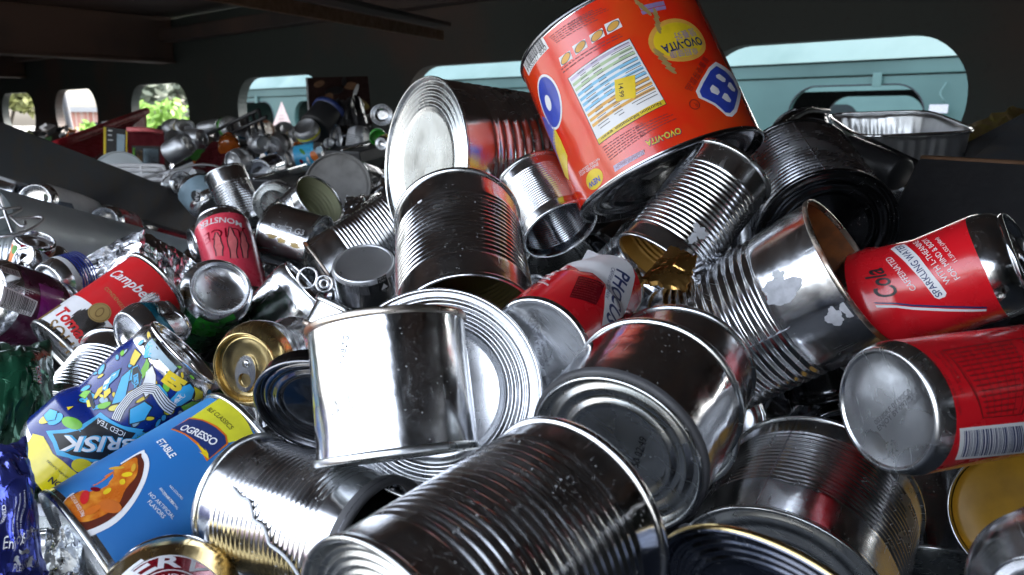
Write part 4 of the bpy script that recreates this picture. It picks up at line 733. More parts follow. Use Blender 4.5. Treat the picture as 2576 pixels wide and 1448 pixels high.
# --- AH, AI, AJ
cAH = steel_can('rusty_can', 'big ribbed can at right with rusty orange inside and torn label scraps', ((.1323, .5565, 1.4310), (.70, -.42, .58), .1293), .0525, (.12, .66, 11), 'step', 'open', 'tin', 'rust_lining', rimmat='rim_rust', dep=.0016, seg=144)
torn(cAH.cyl, 'label_scrap', g21(750, 740), .011, P['paper'], cAH.o, 5, asp=1.3); torn(cAH.cyl, 'label_scrap', g21(1150, 940), .008, P['paper'], cAH.o, 12, asp=.8); torn(cAH.cyl, 'label_scrap', g21(1290, 870), .008, P['paper'], cAH.o, 14); torn(cAH.cyl, 'tape_bubble', g21(720, 640), .005, P['ltgrey'], cAH.o, 15)
V, Fc = tube_geo([cAH.surf(K_, .004 + .085 * t, .0001) for t, K_ in [(k / 20, cAH.cyl.uv(*g21(800, 1030))[0] / .0525) for k in range(21)]], .0004, 6); mesh_obj('side_seam', V, Fc, MATS['tin_dark'], cAH.o)
cAI = alu_can('red_cola_can', 'red cola sparkling water can at the right edge, its top end to the right', (lambda B_, T_: (B_, (T_ - B_).normalized(), (T_ - B_).length + .0165))(at(2150, 785, .575), at(2500, 672, .555)), .0375, P['red'], crush=crumple(.0375, .14, .20, .02, .115, 5, 3, 6), z_hi=.0165, lid='tin_dark', neckmat='tin', tab=False)
K = cAI.cyl; o = cAI.o
poly(K, 'white_strip', L(g21, (1555, 400), (1595, 370), (1648, 350), (1700, 430), (1800, 570), (1900, 700), (1960, 785), (1950, 815), (1900, 835), (1865, 822), (1760, 680), (1650, 540)), P['white'], o, 2)
text(K, 'SPARKLING WATER', g21(1930, 795), g21(1632, 360), P['navy'], o, 4, bold=.01); text(K, 'Cola', g21(1590, 770), g21(1475, 550), P['black'], o, 3, bold=.015, shear=.3, hs=1.2); text(K, 'CAFFEINATED', g21(1722, 745), g21(1545, 462), P['white'], o, 2)
text(K, 'WITH L-THEANINE', g21(1995, 690), g21(1745, 320), P['white'], o, 2); text(K, 'FOR MIND & BODY', g21(2068, 655), g21(1815, 305), P['white'], o, 2); text(K, '11.5FL.OZ (340ml)', g21(2060, 512), g21(1915, 302), P['white'], o, 2)
poly(K, 'dark_line', L(g21, (1430, 838), (1700, 878), (2090, 893), (2300, 900), (2300, 914), (2090, 908), (1700, 893), (1440, 850)), P['navy'], o, 2); poly(K, 'white_line', L(g21, (1440, 862), (1700, 900), (2090, 918), (2300, 922), (2300, 940), (2090, 938), (1700, 922), (1450, 880)), P['white'], o, 2)
cAJ = alu_can('red_soda_can', 'intact red soda can at lower right showing its silver base and barcode', ((.1805, .3608, 1.4627), (.9388, .3445, -.0031), .12), .033, P['red'], base_r=.88, base='alu', z_lo=.009, dome_h=.0035, tab=False, seg=128)
K = cAJ.cyl; o = cAJ.o
barcode(K, L(g22, (2085, 338), (2576, 288), (2576, 520), (2050, 575)), o, P['navy'], seed=21, lay=1)
for bd_, p, q in (('Manufactured for', g21(1925, 1210), g21(2085, 1448)), ('Clear Cut Phocus, LLC', g21(1865, 1215), g22(2100, 90)), ('Louisville, KY 40202  866.746.2091', g21(1805, 1225), g22(2080, 240))): text(K, bd_, p, q, P['darkink'], o, 2)
poly(K, 'facts_border', L(g21, (1955, 1200), (2560, 1105)) + L(g22, (2560, 235), (2260, 265)) + L(g21, (2120, 1400)), P['darkink'], o, 1, holes=[L(g21, (1968, 1208), (2552, 1115)) + L(g22, (2552, 228), (2266, 256)) + L(g21, (2130, 1395))])
for k in range(7): poly(K, 'facts_rule', [tuple(Vector(g21(1955 + k * 85, 1200 - k * 13)).lerp(Vector(g22(2262 + k * 45, 264 - k * 5)), s) + Vector((w, 0))) for s, w in ((.02, 0), (.02, 1.6), (.98, 1.6), (.98, 0))], P['darkink'], o, 2)
lines_block(K, L(g21, (1990, 1220), (2540, 1130)) + L(g22, (2545, 210), (2290, 245)), 13, P['darkink'], o, 2, seed=9, fill=.3)
fl = Flat(cAJ, .0016, -1); text(fl, '00380KF 01390CA', g22(1470, 315), g22(1735, 60), P['greyink'], o, 5, hs=.9); text(fl, 'ENJOY BY 092021', g22(1500, 370), g22(1765, 115), P['greyink'], o, 5, hs=.9)
# --- AK, AL, AM, AN, AO
cAK = steel_can('wide_ribbed_can', 'wide ribbed can at lower right under the red soda can', ((.1609, .4243, 1.3180), (.5325, .8088, .2495), .1021), .065, (.3, .82, 14), 'step', 'step', 'tin', dep=.0008, seg=160)
V, Fc = tube_geo([cAK.surf(cAK.cyl.uv(*g22(580, 850))[0] / .065, .004 + .094 * k / 24, .0001) for k in range(25)], .0004, 6); mesh_obj('side_seam', V, Fc, MATS['tin_dark'], cAK.o)
cAL = steel_can('navy_lid', 'dark navy round can end with gold rim at the bottom edge', ((.0969, .2539, 1.4146), (.6264, .6791, .3828), .006), .05, None, 'rings', None, 'tin_dark', endmat='end_navy', cat='lid')
cAL.rev('gold_bead', [(.0515, .0032), (.0519, .0024), (.0518, .0012), (.0512, .0006)], MATS['gold'])
cAM = steel_can('yellow_lined_can', 'open can with bright mustard yellow inside at the right edge', ((.3343, .4789, 1.3431), (.7857, .5712, -.2377), .05), .0425, None, 'open', 'plain', 'tin', 'tin_dark'); cAM.rev('yellow_filling', [(.0412, .004), (.041, .006), (.038, .0085), (.02, .010), (0, .0105)], P['custard'])
cAM2 = steel_can('dim_can', 'dark smooth can wedged between the wide ribbed can and the mustard yellow one', pose2((2345, 1440), .72, (2325, 1180), .76), .04, None, 'plain', 'step', 'tin_dark')
cAN = alu_can('round_shouldered_can', 'smooth round-shouldered steel can in the bottom right corner', pose2((2640, 1560), .36, (2850, 1420), .43), .036, MATS['tin'], tab=False, base='tin', base_r=.6, z_lo=.014)
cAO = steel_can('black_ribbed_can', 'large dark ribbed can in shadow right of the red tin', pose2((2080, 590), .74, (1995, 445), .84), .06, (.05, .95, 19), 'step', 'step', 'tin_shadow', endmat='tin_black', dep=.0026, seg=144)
V, Fc = tube_geo([cAO.surf(cAO.cyl.uv(*P6(560, 720))[0] / .06, .004 + (cAO.H - .008) * k / 24, .0001) for k in range(25)], .0005, 6); mesh_obj('side_seam', V, Fc, MATS['tin'], cAO.o)
# --- AU, BN, BO
cAU = alu_can('salsa_can', 'small can with tomato print and silver top under the bent wire at left', (CAM + (Vector((-.7356, 1.2019, 1.4219)) - CAM) * .7 + Vector((-.4139, .1828, -.8918)) * .045, (.4139, -.1828, .8918), .045), .0205, P['orange'], neck_r=.9, tab=False, z_hi=.008)
blobs(cAU.cyl, cAU.o, [(Q2, 180, 910, .006, .004, 1.2, 'midgreen', 1), (Q2, 300, 880, .004, .003, .2, 'beer_red', 1), (Q2, 420, 960, .005, .003, .7, 'beer_red', 1), (Q2, 500, 920, .003, .002, .1, 'midgreen', 2), (Q2, 600, 960, .005, .003, .4, 'beer_red', 1), (Q2, 450, 1000, .003, .002, .4, 'violet', 2)])
cBN = steel_can('ribbed_can', 'ribbed can half hidden between the tomato soup can and the iced tea can', pose2((180, 1070), .67, (311, 905), .71), .033, (.12, .75, 13), 'step', 'open', 'tin', 'olive_lining', dep=.0010)
cBO = alu_can('crushed_teal_can', 'crushed teal can with bare silver end behind the iced tea can', pose2((322, 850), .655, (445, 808), .675), .0235, P['teal'], tab=False, crush=crumple(.0235, .05, .3, .012, 9, 6, 2, 8), z_lo=.013)
# crushed bare cans
cR = alu_can('crushed_bare_can', 'flattened bare silver can left of centre under the loose pull ring', pose2((650, 850), .845, (768, 712), .815), .032, MATS['foil'], crush=crumple(.032, .075, .08, .004, .07, 9, 4, 21, flat=(facing(pose2((650, 850), .845, (768, 712), .815)), .42)), tab=False)
cR2 = steel_can('torn_lid_can', 'small open can with brown lined jagged edge behind the upright short can', pose2((870, 775), .50, (830, 850), .50), .018, None, 'plain', 'open', 'tin', 'gold_lining', rimmat='rim_rust')
# loose pull ring
PR = thing('pull_ring', 'loose aluminium ring pull lying above the flattened bare can', 'pull ring')
pp = Plane(at(790, 705, .66), ray(835, 722) - ray(745, 690), ray(790, 670) - ray(790, 740)); 
def loop(cx, cy, rx, ry, rot, n=26): return [pp.xyz(cx + rx * math.cos(t) * math.cos(rot) - ry * math.sin(t) * math.sin(rot), cy + rx * math.cos(t) * math.sin(rot) + ry * math.sin(t) * math.cos(rot), 0) for t in [2 * PI * i / n for i in range(n)]]
for nm, lp, r_ in (('ring', loop(-.0055, .0, .0075, .0085, 0), .0011), ('tongue', loop(.0085, -.0, .0065, .0065, 0), .0012), ('eyelet', loop(.0085, -.0, .0032, .0032, 0), .0012)):
    V, Fc = tube_geo(lp, r_, 10, True); mesh_obj(nm, V, Fc, MATS['alu'], PR)
# ================================================================== crumpled foil and flattened cans at the left
def sheet(name, label, cat, corners, m, n=34, amp=.012, seed=1, thick=.0012, group=None, parent=None, freq=5, over=None):
    """crumpled sheet over four world corners (tl,tr,br,bl), sharp creases, real thickness"""
    rr = random.Random(seed); tl, tr, br, bl = corners; nrm = (tr - tl).cross(bl - tl).normalized()
    if nrm.dot(CAM - tl) < 0: nrm = -nrm
    k = freq; gx = [[rr.uniform(-1, 1) for _ in range(k + 2)] for _ in range(k + 2)]; dx = [[(rr.uniform(-.35, .35), rr.uniform(-.35, .35)) for _ in range(k + 2)] for _ in range(k + 2)]
    def h(u, v):
        tot = 0
        for o_, am in ((1, 1), (2, .26)):
            x, y = (u * k * o_) % k, (v * k * o_) % k; i, j = int(x), int(y); a, b = x - i, y - j
            p, q, r, s_ = gx[i][j], gx[i + 1][j], gx[i + 1][j + 1], gx[i][j + 1]
            if a + b < 1: z = p + (q - p) * a + (s_ - p) * b
            else: z = r + (s_ - r) * (1 - a) + (q - r) * (1 - b)
            tot += z * am
        return tot
    V = []; Fc = []
    for j in range(n + 1):
        for i in range(n + 1):
            u, v = i / n, j / n; e = 1 + .5 * noise.noise(Vector((u * 6, v * 6, seed))) * .1; ee = .04 * noise.noise(Vector((u * 9, v * 9, seed + 5)))
            p = tl.lerp(tr, u + ee * (1 if 0 < i < n else 2)).lerp(bl.lerp(br, u + ee), v + .04 * noise.noise(Vector((u * 9, v * 9, seed + 9))) * 1.5)
            bulge = (over or 0) * math.sin(PI * u) * math.sin(PI * v); V.append(p + nrm * (amp * h(u, v) + bulge))
    f = lambda i, j: j * (n + 1) + i; nv = len(V); V += [p - nrm * thick for p in V]
    for j in range(n):
        for i in range(n):
            Fc.append((f(i, j), f(i + 1, j), f(i + 1, j + 1), f(i, j + 1))); Fc.append((nv + f(i, j), nv + f(i, j + 1), nv + f(i + 1, j + 1), nv + f(i + 1, j)))
    for i in range(n): Fc += [(f(i, 0), nv + f(i, 0), nv + f(i + 1, 0), f(i + 1, 0)), (f(i, n), f(i + 1, n), nv + f(i + 1, n), nv + f(i, n)), (f(0, i), f(0, i + 1), nv + f(0, i + 1), nv + f(0, i)), (f(n, i), nv + f(n, i), nv + f(n, i + 1), f(n, i + 1))]
    o = mesh_obj(name, V, Fc, m, parent, smooth=False)
    if label: props(o, label, cat, group)
    c = sum(corners, Vector()) / 4 - CAM; fdir = Vector((0, CP, -SP)); dz = c.dot(fdir); ALLP.append((CX + F * c.x / dz, CY - F * c.dot(Vector((0, SP, CP))) / dz, c.length + .03))
    o.data['grid'] = n; return o, V, n
class SheetSurf:
    """print laid on a crumpled sheet: u,v are 0..1 over the grid"""
    def __init__(s, V, n, corners): s.V = V; s.n = n; s.c = corners
    def uv(s, px, py):
        n = s.n
        if not hasattr(s, 'px'):
            s.px = []
            for p in s.V[:(n + 1) ** 2]:
                q = p - CAM; f = q.dot(Vector((0, CP, -SP))); s.px.append((CX + F * q.x / f, CY - F * q.dot(Vector((0, SP, CP))) / f))
        k = min(range(len(s.px)), key=lambda i: (s.px[i][0] - px) ** 2 + (s.px[i][1] - py) ** 2); i, j = k % (n + 1), k // (n + 1); i = min(i, n - 1); j = min(j, n - 1)
        a, b, c_ = s.px[j * (n + 1) + i], s.px[j * (n + 1) + i + 1], s.px[(j + 1) * (n + 1) + i]
        ux, uy, vx, vy = b[0] - a[0], b[1] - a[1], c_[0] - a[0], c_[1] - a[1]; D = ux * vy - uy * vx or 1; ex, ey = px - a[0], py - a[1]
        du = max(-1.5, min(1.5, (ex * vy - ey * vx) / D)); dv_ = max(-1.5, min(1.5, (ux * ey - uy * ex) / D)); return ((i + du) / n * .1, -(j + dv_) / n * .1)
    def xyz(s, u, v, off):
        n = s.n; x = min(max(u * 10, 0), .999) * n; y = min(max(-v * 10, 0), .999) * n; i, j = int(x), int(y); a, b = x - i, y - j; f = lambda i, j: s.V[j * (n + 1) + i]
        p = f(i, j).lerp(f(i + 1, j), a).lerp(f(i, j + 1).lerp(f(i + 1, j + 1), a), b); return p + (CAM - p).normalized() * (off + .0007)
def quad(*a): return [at(x, y, d) for x, y, d in a]
# foil heap at left
FH = thing('crumpled_foil', 'crumpled sheet of bright kitchen foil heaped behind the tomato soup can', 'foil')
def fy(x, y, Y): return (x, y, Y / ray(x, y).y)
sheet('foil_sheet', None, None, quad(fy(205, 662, .872), fy(366, 578, .878), fy(352, 690, .85), fy(160, 742, .86)), MATS['foil'], 36, .009, 5, parent=FH, freq=3)
sheet('foil_sheet', None, None, quad(fy(366, 578, .878), fy(485, 650, .90), fy(475, 775, .88), fy(352, 690, .85)), MATS['foil'], 36, .006, 8, parent=FH, freq=3)
sheet('foil_sheet', None, None, quad(fy(352, 690, .85), fy(475, 775, .88), fy(440, 870, .86), fy(330, 760, .84)), MATS['foil'], 30, .004, 3, parent=FH, freq=3)
sheet('foil_scrap', 'crimped scrap of foil tray behind the narrow diagonal ribbed can', 'foil', quad((*P2(1760, 540), 1.10), (*P2(2160, 485), 1.16), (*P2(2100, 640), 1.08), (*P2(1720, 760), 1.05)), MATS['foil'], 30, .006, 27, freq=5)
sheet('bent_gold_lid', 'folded gold can lid lying right of the crushed red and white can', 'lid', quad((1688, 620, .515), (1756, 648, .505), (1728, 738, .49), (1608, 714, .50)), MATS['copper_gold'], 26, .0035, 33, freq=2, thick=.0006)  # a folded can lid, shaped as a creased sheet
# green foil bag
q = quad((-60, 838, .66), (128, 862, .68), (132, 1090, .60), (-60, 1125, .58))
ob, V, n = sheet('crushed_green_can', 'crushed green and silver soda can with red and white logo at the left edge', 'can', q, P['green_foil'], 40, .008, 12, over=.02, freq=2, thick=.006)
S = SheetSurf(V, n, q)
for bd_, p0, p1, mm in (('mtn', Q3(385, 760), Q3(420, 930), 'white'), ('DEW', Q3(440, 765), Q3(480, 975), 'red')): text(S, bd_, p0, p1, P['white'], ob, 4, bold=.09, hs=1.7); text(S, bd_, p0, p1, P['midgreen' if bd_ == 'mtn' else 'red'], ob, 12, bold=.02, hs=1.7)
# blue foil can
q = quad((-70, 1118, .50), (62, 1108, .52), (122, 1455, .47), (-60, 1470, .44))
ob, V, n = sheet('crushed_blue_can', 'crushed shiny blue beer can with white warning print in the lower left corner', 'can', q, P['blue_foil'], 40, .005, 4, over=.018, freq=2, thick=.006)
S = SheetSurf(V, n, q)
for bd_, p0, p1 in (('GOVERNMENT WARNING:', Q4(150, 1000), Q4(175, 570)), ('SHOULD NOT DRINK ALCOHOL', Q4(205, 990), Q4(220, 530)), ('BIRTH DEFECTS. (2) CONSUM', Q4(245, 960), Q4(275, 500)), ('ITY TO DRIVE A CAR OR', Q4(300, 960), Q4(320, 530)), ('BREWED', Q4(45, 840), Q4(60, 660)), ('Enjoy Responsibly', Q4(30, 1200), Q4(425, 1075)), ('PLEASE RECYCLE', Q4(145, 1370), Q4(425, 1330)), ('660061', Q4(235, 1075), Q4(370, 1035))): text(S, bd_, p0, p1, P['white'], ob, 6, hs=1.0)
for k in range(3):
    a = 2 * PI * k / 3 + .5; c0 = Vector(Q4(260, 1235)); p = c0 + Vector((math.cos(a), math.sin(a))) * 18; t = Vector((-math.sin(a), math.cos(a))); nn = Vector((math.cos(a), math.sin(a)))
    poly(S, 'recycling_arrow', [tuple(p - t * 12 - nn * 4), tuple(p + t * 6 - nn * 5), tuple(p + t * 6 - nn * 9), tuple(p + t * 15), tuple(p + t * 6 + nn * 9), tuple(p + t * 6 + nn * 5), tuple(p - t * 12 + nn * 4)], P['ltgrey'], ob, 6, ml=.004)
sheet('torn_metal_scrap', 'torn silver can scrap with jagged edge under the soup can', 'scrap', quad((118, 1330, .52), (190, 1300, .54), (232, 1450, .48), (110, 1460, .47)), MATS['tin_dark'], 24, .003, 9, freq=2)
sheet('blue_silver_scrap', 'scrap of blue and silver can wall beside the torn metal', 'scrap', quad((128, 1290, .56), (200, 1295, .57), (205, 1370, .55), (135, 1380, .54)), P['pale_blue'], 20, .003, 19, freq=2)
# ================================================================== long pieces at the left: bar, pipe, wires
A0, A1 = at(-90, 345, 1.30), at(560, 572, 1.78); dv = (A1 - A0).normalized(); up = ((at(-90, 270, 1.3) - at(-90, 400, 1.3)).normalized()); up = (up - dv * up.dot(dv)).normalized(); nn = dv.cross(up)
bar = thing('steel_channel', 'long dark painted steel channel slanting down across the left', 'steel bar')
bevel_box('web', (A0 + A1) / 2, dv * (A1 - A0).length / 2, up * .034, nn * .004, P['steel_dark'], bar, .002)
bevel_box('flange', (A0 + A1) / 2 + up * .034 - nn * .0 + nn * -.012, dv * (A1 - A0).length / 2, up * .003, nn * .016, P['steel_dark'], bar, .0015); bevel_box('flange', (A0 + A1) / 2 - up * .034 + nn * -.012, dv * (A1 - A0).length / 2, up * .003, nn * .016, P['steel_dark'], bar, .0015)
cPipe = Can('galvanized_pipe', 'thick dull galvanized pipe lying under the steel channel at left', *(pose2((-60, 590), 1.10, (540, 712), 1.42)[:2]), .058, pose2((-60, 590), 1.10, (540, 712), 1.42)[2], 'pipe')
Hh = cPipe.H; cPipe.rev('tube', [(.058, Hh * k / 20) for k in range(21)], MATS['galvanized']); cPipe.rev('inner_wall', [(.056, Hh * k / 4) for k in range(5)], MATS['galvanized']); cPipe.rev('pipe_lip', [(.058, Hh), (.057, Hh + .001), (.056, Hh)], MATS['galvanized'])
WR = thing('bent_wire_hanger', 'tangled grey wire hanger at the left edge above the salsa can', 'wire')
for pth in (((-10, 365, 1.0), (60, 400, 1.0), (220, 375, 1.02), (265, 405, 1.02), (120, 480, 1.0), (-10, 520, 1.0)), ((-10, 215, 1.0), (60, 430, 1.0), (110, 560, .99), (160, 700, .98)), ((-10, 750, .97), (120, 730, .97), (280, 705, .98), (450, 620, 1.0), (540, 540, 1.01), (510, 500, 1.02), (350, 505, 1.02), (180, 520, 1.0)), ((140, 500, 1.0), (260, 610, .99), (320, 600, .99), (315, 560, 1.0))):
    V, Fc = tube_geo(smooth_path([at(*Q2(x, y), d) for x, y, d in pth]), .0016, 8); mesh_obj('wire_strand', V, Fc, MATS['wire_grey'], WR)
steel_can('bare_can', 'bare silver can under the steel channel at the left edge', pose2(Q2(300, 260), 1.42, Q2(-20, 190), 1.44), .030, None, 'open', 'step', 'tin', 'tin_dark')
c = alu_can('coffee_drink_can', 'slim white and grey coffee drink can with green round logo under the steel channel', pose2(Q2(430, 300), 1.36, Q2(1130, 480), 1.5), .030, P['white'], tab=False)
u, v = c.cyl.uv(*Q2(575, 262)); ell_uv(c.cyl, 'round_logo', u, v, .0065, .0065, 0, P['midgreen'], c.o, 1, 24); ell_uv(c.cyl, 'round_logo', u, v, .0035, .0042, 0, P['white'], c.o, 2, 16)
poly(c.cyl, 'grey_panel', L(Q2, (740, 300), (900, 330), (960, 480), (840, 480), (670, 430)), P['clear_blue'], c.o, 1); lines_block(c.cyl, L(Q2, (610, 290), (700, 310), (690, 350), (600, 330)), 3, P['greyink'], c.o, 1)
alu_can('red_can', 'plain red can lying in the gap under the steel channel', pose2(Q2(1290, 570), 1.42, Q2(1640, 660), 1.5), .030, P['red'], tab=False)
alu_can('orange_can', 'small red can with silver rim half behind the pink energy can', pose2((482, 615), 1.12, (560, 600), 1.13), .025, P['red'], tab=False)
c = alu_can('hot_sauce_can', 'small crushed can with white print beneath the salsa can', pose2(Q2(420, 1200), .97, Q2(250, 1040), .96), .022, P['ltgrey'], crush=crumple(.025, .05, .3, 0, 9, 6, 3, 31), tab=False); text(c.cyl, 'Hot', Q2(360, 1180), Q2(255, 1100), P['black'], c.o, 2)
alu_can('dented_lid_can', 'crushed silver can top with oval opening beside the galvanized pipe', pose2(Q2(640, 1180), 1.0, Q2(790, 1040), 1.03), .022, MATS['alu'], crush=crumple(.022, .04, .2, 0, 9, 6, 3, 33, flat=(.5, .7)))
c = alu_can('blue_striped_can', 'blue and white striped can tucked behind the dark purple can', pose2(Q2(600, 1360), .93, Q2(980, 1240), .95), .026, P['white'], tab=False)
for k in range(6): z_ = .02 + k * .0032; c.rev('blue_stripe', [(.0261, z_), (.0261, z_ + .0016)], P['blue'])
# ================================================================== right hand side: tray, plates, handle
def tray():
    T = thing('foil_tray', 'crimped aluminium foil tray resting on top of the heap at right', 'tray')
    cs = [at(2078, 292, 1.32), at(2335, 283, 1.30), at(2468, 336, 1.10), at(2160, 350, 1.06)]; ctr = sum(cs, Vector()) / 4; nrm = ((cs[1] - cs[0]).cross(cs[3] - cs[0])).normalized()
    if nrm.z < 0: nrm = -nrm
    def P_(u, v): return cs[0].lerp(cs[1], u).lerp(cs[3].lerp(cs[2], u), v)
    n = 160; ring = []
    for i in range(n):
        a = 2 * PI * i / n; ca, sa = math.cos(a), math.sin(a); q = (abs(ca) ** 6 + abs(sa) ** 6) ** (-1 / 6); ring.append((.5 + .5 * q * ca, .5 + .5 * q * sa))
    levels = [(1.0, .001, 0), (1.012, .0025, 0), (1.02, .001, 0), (1.012, -.001, 0), (.985, -.001, 0), (.97, -.006, .5), (.94, -.022, 1), (.90, -.042, 1), (.87, -.056, .6), (.84, -.060, 0), (.5, -.0605, 0), (.05, -.061, 0)]
    V = []; Fc = []
    for k, (s_, hz, cr_) in enumerate(levels):
        for i, (u, v) in enumerate(ring):
            w = s_ + cr_ * .010 * math.sin(i * 1.4 + .6 * math.sin(i * .37)); V.append(P_(.5 + (u - .5) * w, .5 + (v - .5) * w) + nrm * (hz + .003 * noise.noise(Vector((u * 5, v * 5, k * .3)))))
    for k in range(len(levels) - 1):
        for i in range(n): j = (i + 1) % n; Fc.append((k * n + i, k * n + j, (k + 1) * n + j, (k + 1) * n + i))
    mesh_obj('pan', V, Fc, MATS['foil_soft'], T)
    V, Fc = tube_geo([P_(.5 + (u - .5) * 1.01, .5 + (v - .5) * 1.01) + nrm * .002 for u, v in ring], .0022, 8, True); mesh_obj('rolled_rim', V, Fc, MATS['alu_bright'], T)
tray()
PH = thing('black_handle', 'thick black cylindrical handle lying below the foil tray', 'handle')  # a loose pan handle, built as two cylinders
for nm, p0, p1, r_ in (('grip', (780, 560, .98), (1340, 800, .93), .0185), ('shaft', (960, 530, 1.05), (1520, 800, 1.0), .014)):
    a, b = at(*P6(*p0[:2]), p0[2]), at(*P6(*p1[:2]), p1[2]); d_ = (b - a).normalized(); V, Fc = tube_geo([a, a + d_ * .002, a.lerp(b, .5), b - d_ * .002, b], [r_ * .85, r_, r_, r_, r_ * .85], 28); mesh_obj(nm, V, Fc, P['dark_plastic'], PH)
SP_ = thing('dark_steel_plate', 'large black steel plate standing at the right edge, brown worn top edge', 'plate')
tl, tr = at(2318, 402, .86), at(2700, 425, .80); dv = (tr - tl).normalized(); dn = (at(2318, 640, .80) - tl).normalized(); dn = (dn - dv * dn.dot(dv)).normalized(); nn = dv.cross(dn)
bevel_box('plate', (tl + tr) / 2 + dn * .075, dv * (tr - tl).length / 2, dn * .075, nn * .003, P['plate_black'], SP_, .001); V, Fc = tube_geo([tl + (tr - tl) * k / 8 - dn * .001 for k in range(9)], .0035, 10); mesh_obj('worn_edge', V, Fc, P['rustbrown'], SP_)
a = at(2290, 460, .87); bevel_box('flange', tl + dn * .07 + nn * .04 * (1 if nn.dot(ray(2318, 402)) > 0 else -1), dv * .003, dn * .07, nn * .04, P['plate_black'], SP_, .001)
GP = thing('grey_sheet_metal', 'bent grey sheet metal behind the dark plate at the right edge', 'sheet metal')
V = [at(2395, 380, 1.15), at(2576, 285, 1.2), at(2760, 330, 1.2), at(2700, 430, 1.1), at(2430, 415, 1.1)]; nn = (V[1] - V[0]).cross(V[4] - V[0]).normalized() * .003; mesh_obj('panel', V + [p + nn for p in V], [(0, 1, 2, 3, 4), (9, 8, 7, 6, 5)] + [(i, (i + 1) % 5, 5 + (i + 1) % 5, 5 + i) for i in range(5)], P['steel_dark'], GP, smooth=False)
sheet('brown_cloth', 'crumpled brown and yellow cloth by the wall at the right edge', 'cloth', quad((2390, 330, 1.5), (2600, 270, 1.6), (2640, 400, 1.4), (2420, 390, 1.4)), P['cloth'], 24, .015, 6, freq=4, thick=.003)
alu_can('blue_can', 'small light blue can deep in the gap below the black handle', pose2(P6(1290, 1090), .96, P6(1360, 930), 1.02), .024, P['sky_blue'], tab=False)
alu_can('white_green_can', 'white can with red and green band under the black ribbed can edge', pose2(P6(950, 880), 1.02, P6(1200, 940), 1.08), .028, P['ltgrey'], tab=False)
sheet('rusty_lid', 'rust brown bent lid beside the red tin at right', 'lid', quad((1925, 335, 1.05), (1990, 300, 1.2), (2000, 330, 1.15), (1935, 355, 1.02)), P['rustbrown'], 16, .004, 3, freq=3)  # a bent rusty lid, shaped as a small crumpled sheet
WH = thing('dark_wire_handle', 'dark wire handle arching left of the foil tray', 'wire'); V, Fc = tube_geo(smooth_path([at(*P6(x, y), d) for x, y, d in ((-60, 420, 1.0), (120, 320, 1.05), (290, 215, 1.12), (400, 160, 1.15), (520, 155, 1.2), (610, 160, 1.25))]), .0032, 10); mesh_obj('wire_strand', V, Fc, P['dark_plastic'], WH)
steel_can('black_pot', 'dark pot lid lying behind the wire handle left of the foil tray', pose2((2010, 325), 1.3, (2020, 355), 1.28), .042, None, 'plain', 'plain', 'tin_black', endmat='tin_black', cat='lid')
for (p0, p1, d, r_, lb) in (((1945, 352), (1990, 345), 1.0, .012, 'bright silver can neck glinting beside the rust brown lid'), ((2035, 352), (2080, 360), 1.16, .013, 'small silver can squeezed under the foil tray corner')): alu_can('glinting_can', lb, pose2(p0, d, p1, d + .05), r_, MATS['alu_bright'], tab=False)
c = alu_can('green_can', 'dull green can just showing under the foil tray corner', pose2(P6(560, 440), 1.12, P6(660, 500), 1.18), .018, P['midgreen'], tab=False)
# ================================================================== the far heap at upper left
RT = thing('red_plastic_tub', 'long red plastic tub sticking up before the left slots', 'tub')
A, B, C_, D = at(140, 366, 2.35), at(368, 280, 3.0), at(369, 330, 2.95), at(222, 402, 2.25); nn = (B - A).cross(D - A).normalized() * .012
mesh_obj('side_wall', [A, B, C_, D] + [p + nn for p in (A, B, C_, D)], [(0, 1, 2, 3), (7, 6, 5, 4), (0, 4, 5, 1), (1, 5, 6, 2), (2, 6, 7, 3), (3, 7, 4, 0)], P['tray_red'], RT, smooth=False); V, Fc = tube_geo([A.lerp(B, k / 10) for k in range(11)], .012, 10); mesh_obj('rolled_rim', V, Fc, P['tray_red'], RT)
far = nn.normalized() * (.16 if nn.dot(ray(250, 340)) > 0 else -.16); mesh_obj('end_wall', [B, B + far, C_ + far, C_, B + dv * .006, B + far + dv * .006, C_ + far + dv * .006, C_ + dv * .006], [(0, 1, 2, 3), (7, 6, 5, 4), (0, 4, 5, 1), (1, 5, 6, 2), (2, 6, 7, 3), (3, 7, 4, 0)], P['tray_red'], RT, smooth=False)
def pixbox(name, label, cat, q, depth, m, thick=.06, extra=None):
    """box whose front face spans pixel quad q (tl,tr,br,bl) at the given distances"""
    T = thing(name, label, cat); c = [at(x, y, d) for (x, y), d in zip(q, depth if hasattr(depth, '__len__') else [depth] * 4)]; bk = ray(*q[0]).lerp(ray(*q[2]), .5).normalized() * thick
    mesh_obj('carton', c + [p + bk for p in c], [(3, 2, 1, 0), (4, 5, 6, 7), (0, 1, 5, 4), (1, 2, 6, 5), (2, 3, 7, 6), (3, 0, 4, 7)], m, T, smooth=False)
    pl_ = Plane(c[3] + (c[0] - c[3]) * 0, c[1] - c[0], c[0] - c[3]); pl_.o = pl_.o - ray(*q[0]) * .0008; return T, pl_
def addp(T, pl_, lst):
    for nm, q, m in lst: poly(pl_, nm, q, m, T, 2, ml=.2)
T, pl_ = pixbox('yellow_framed_box', 'black printed tin box with yellow edges left of the dark red box', 'box', L(P3, (1040, 655), (1280, 690), (1275, 1010), (1040, 1000)), 2.25, P['black'])
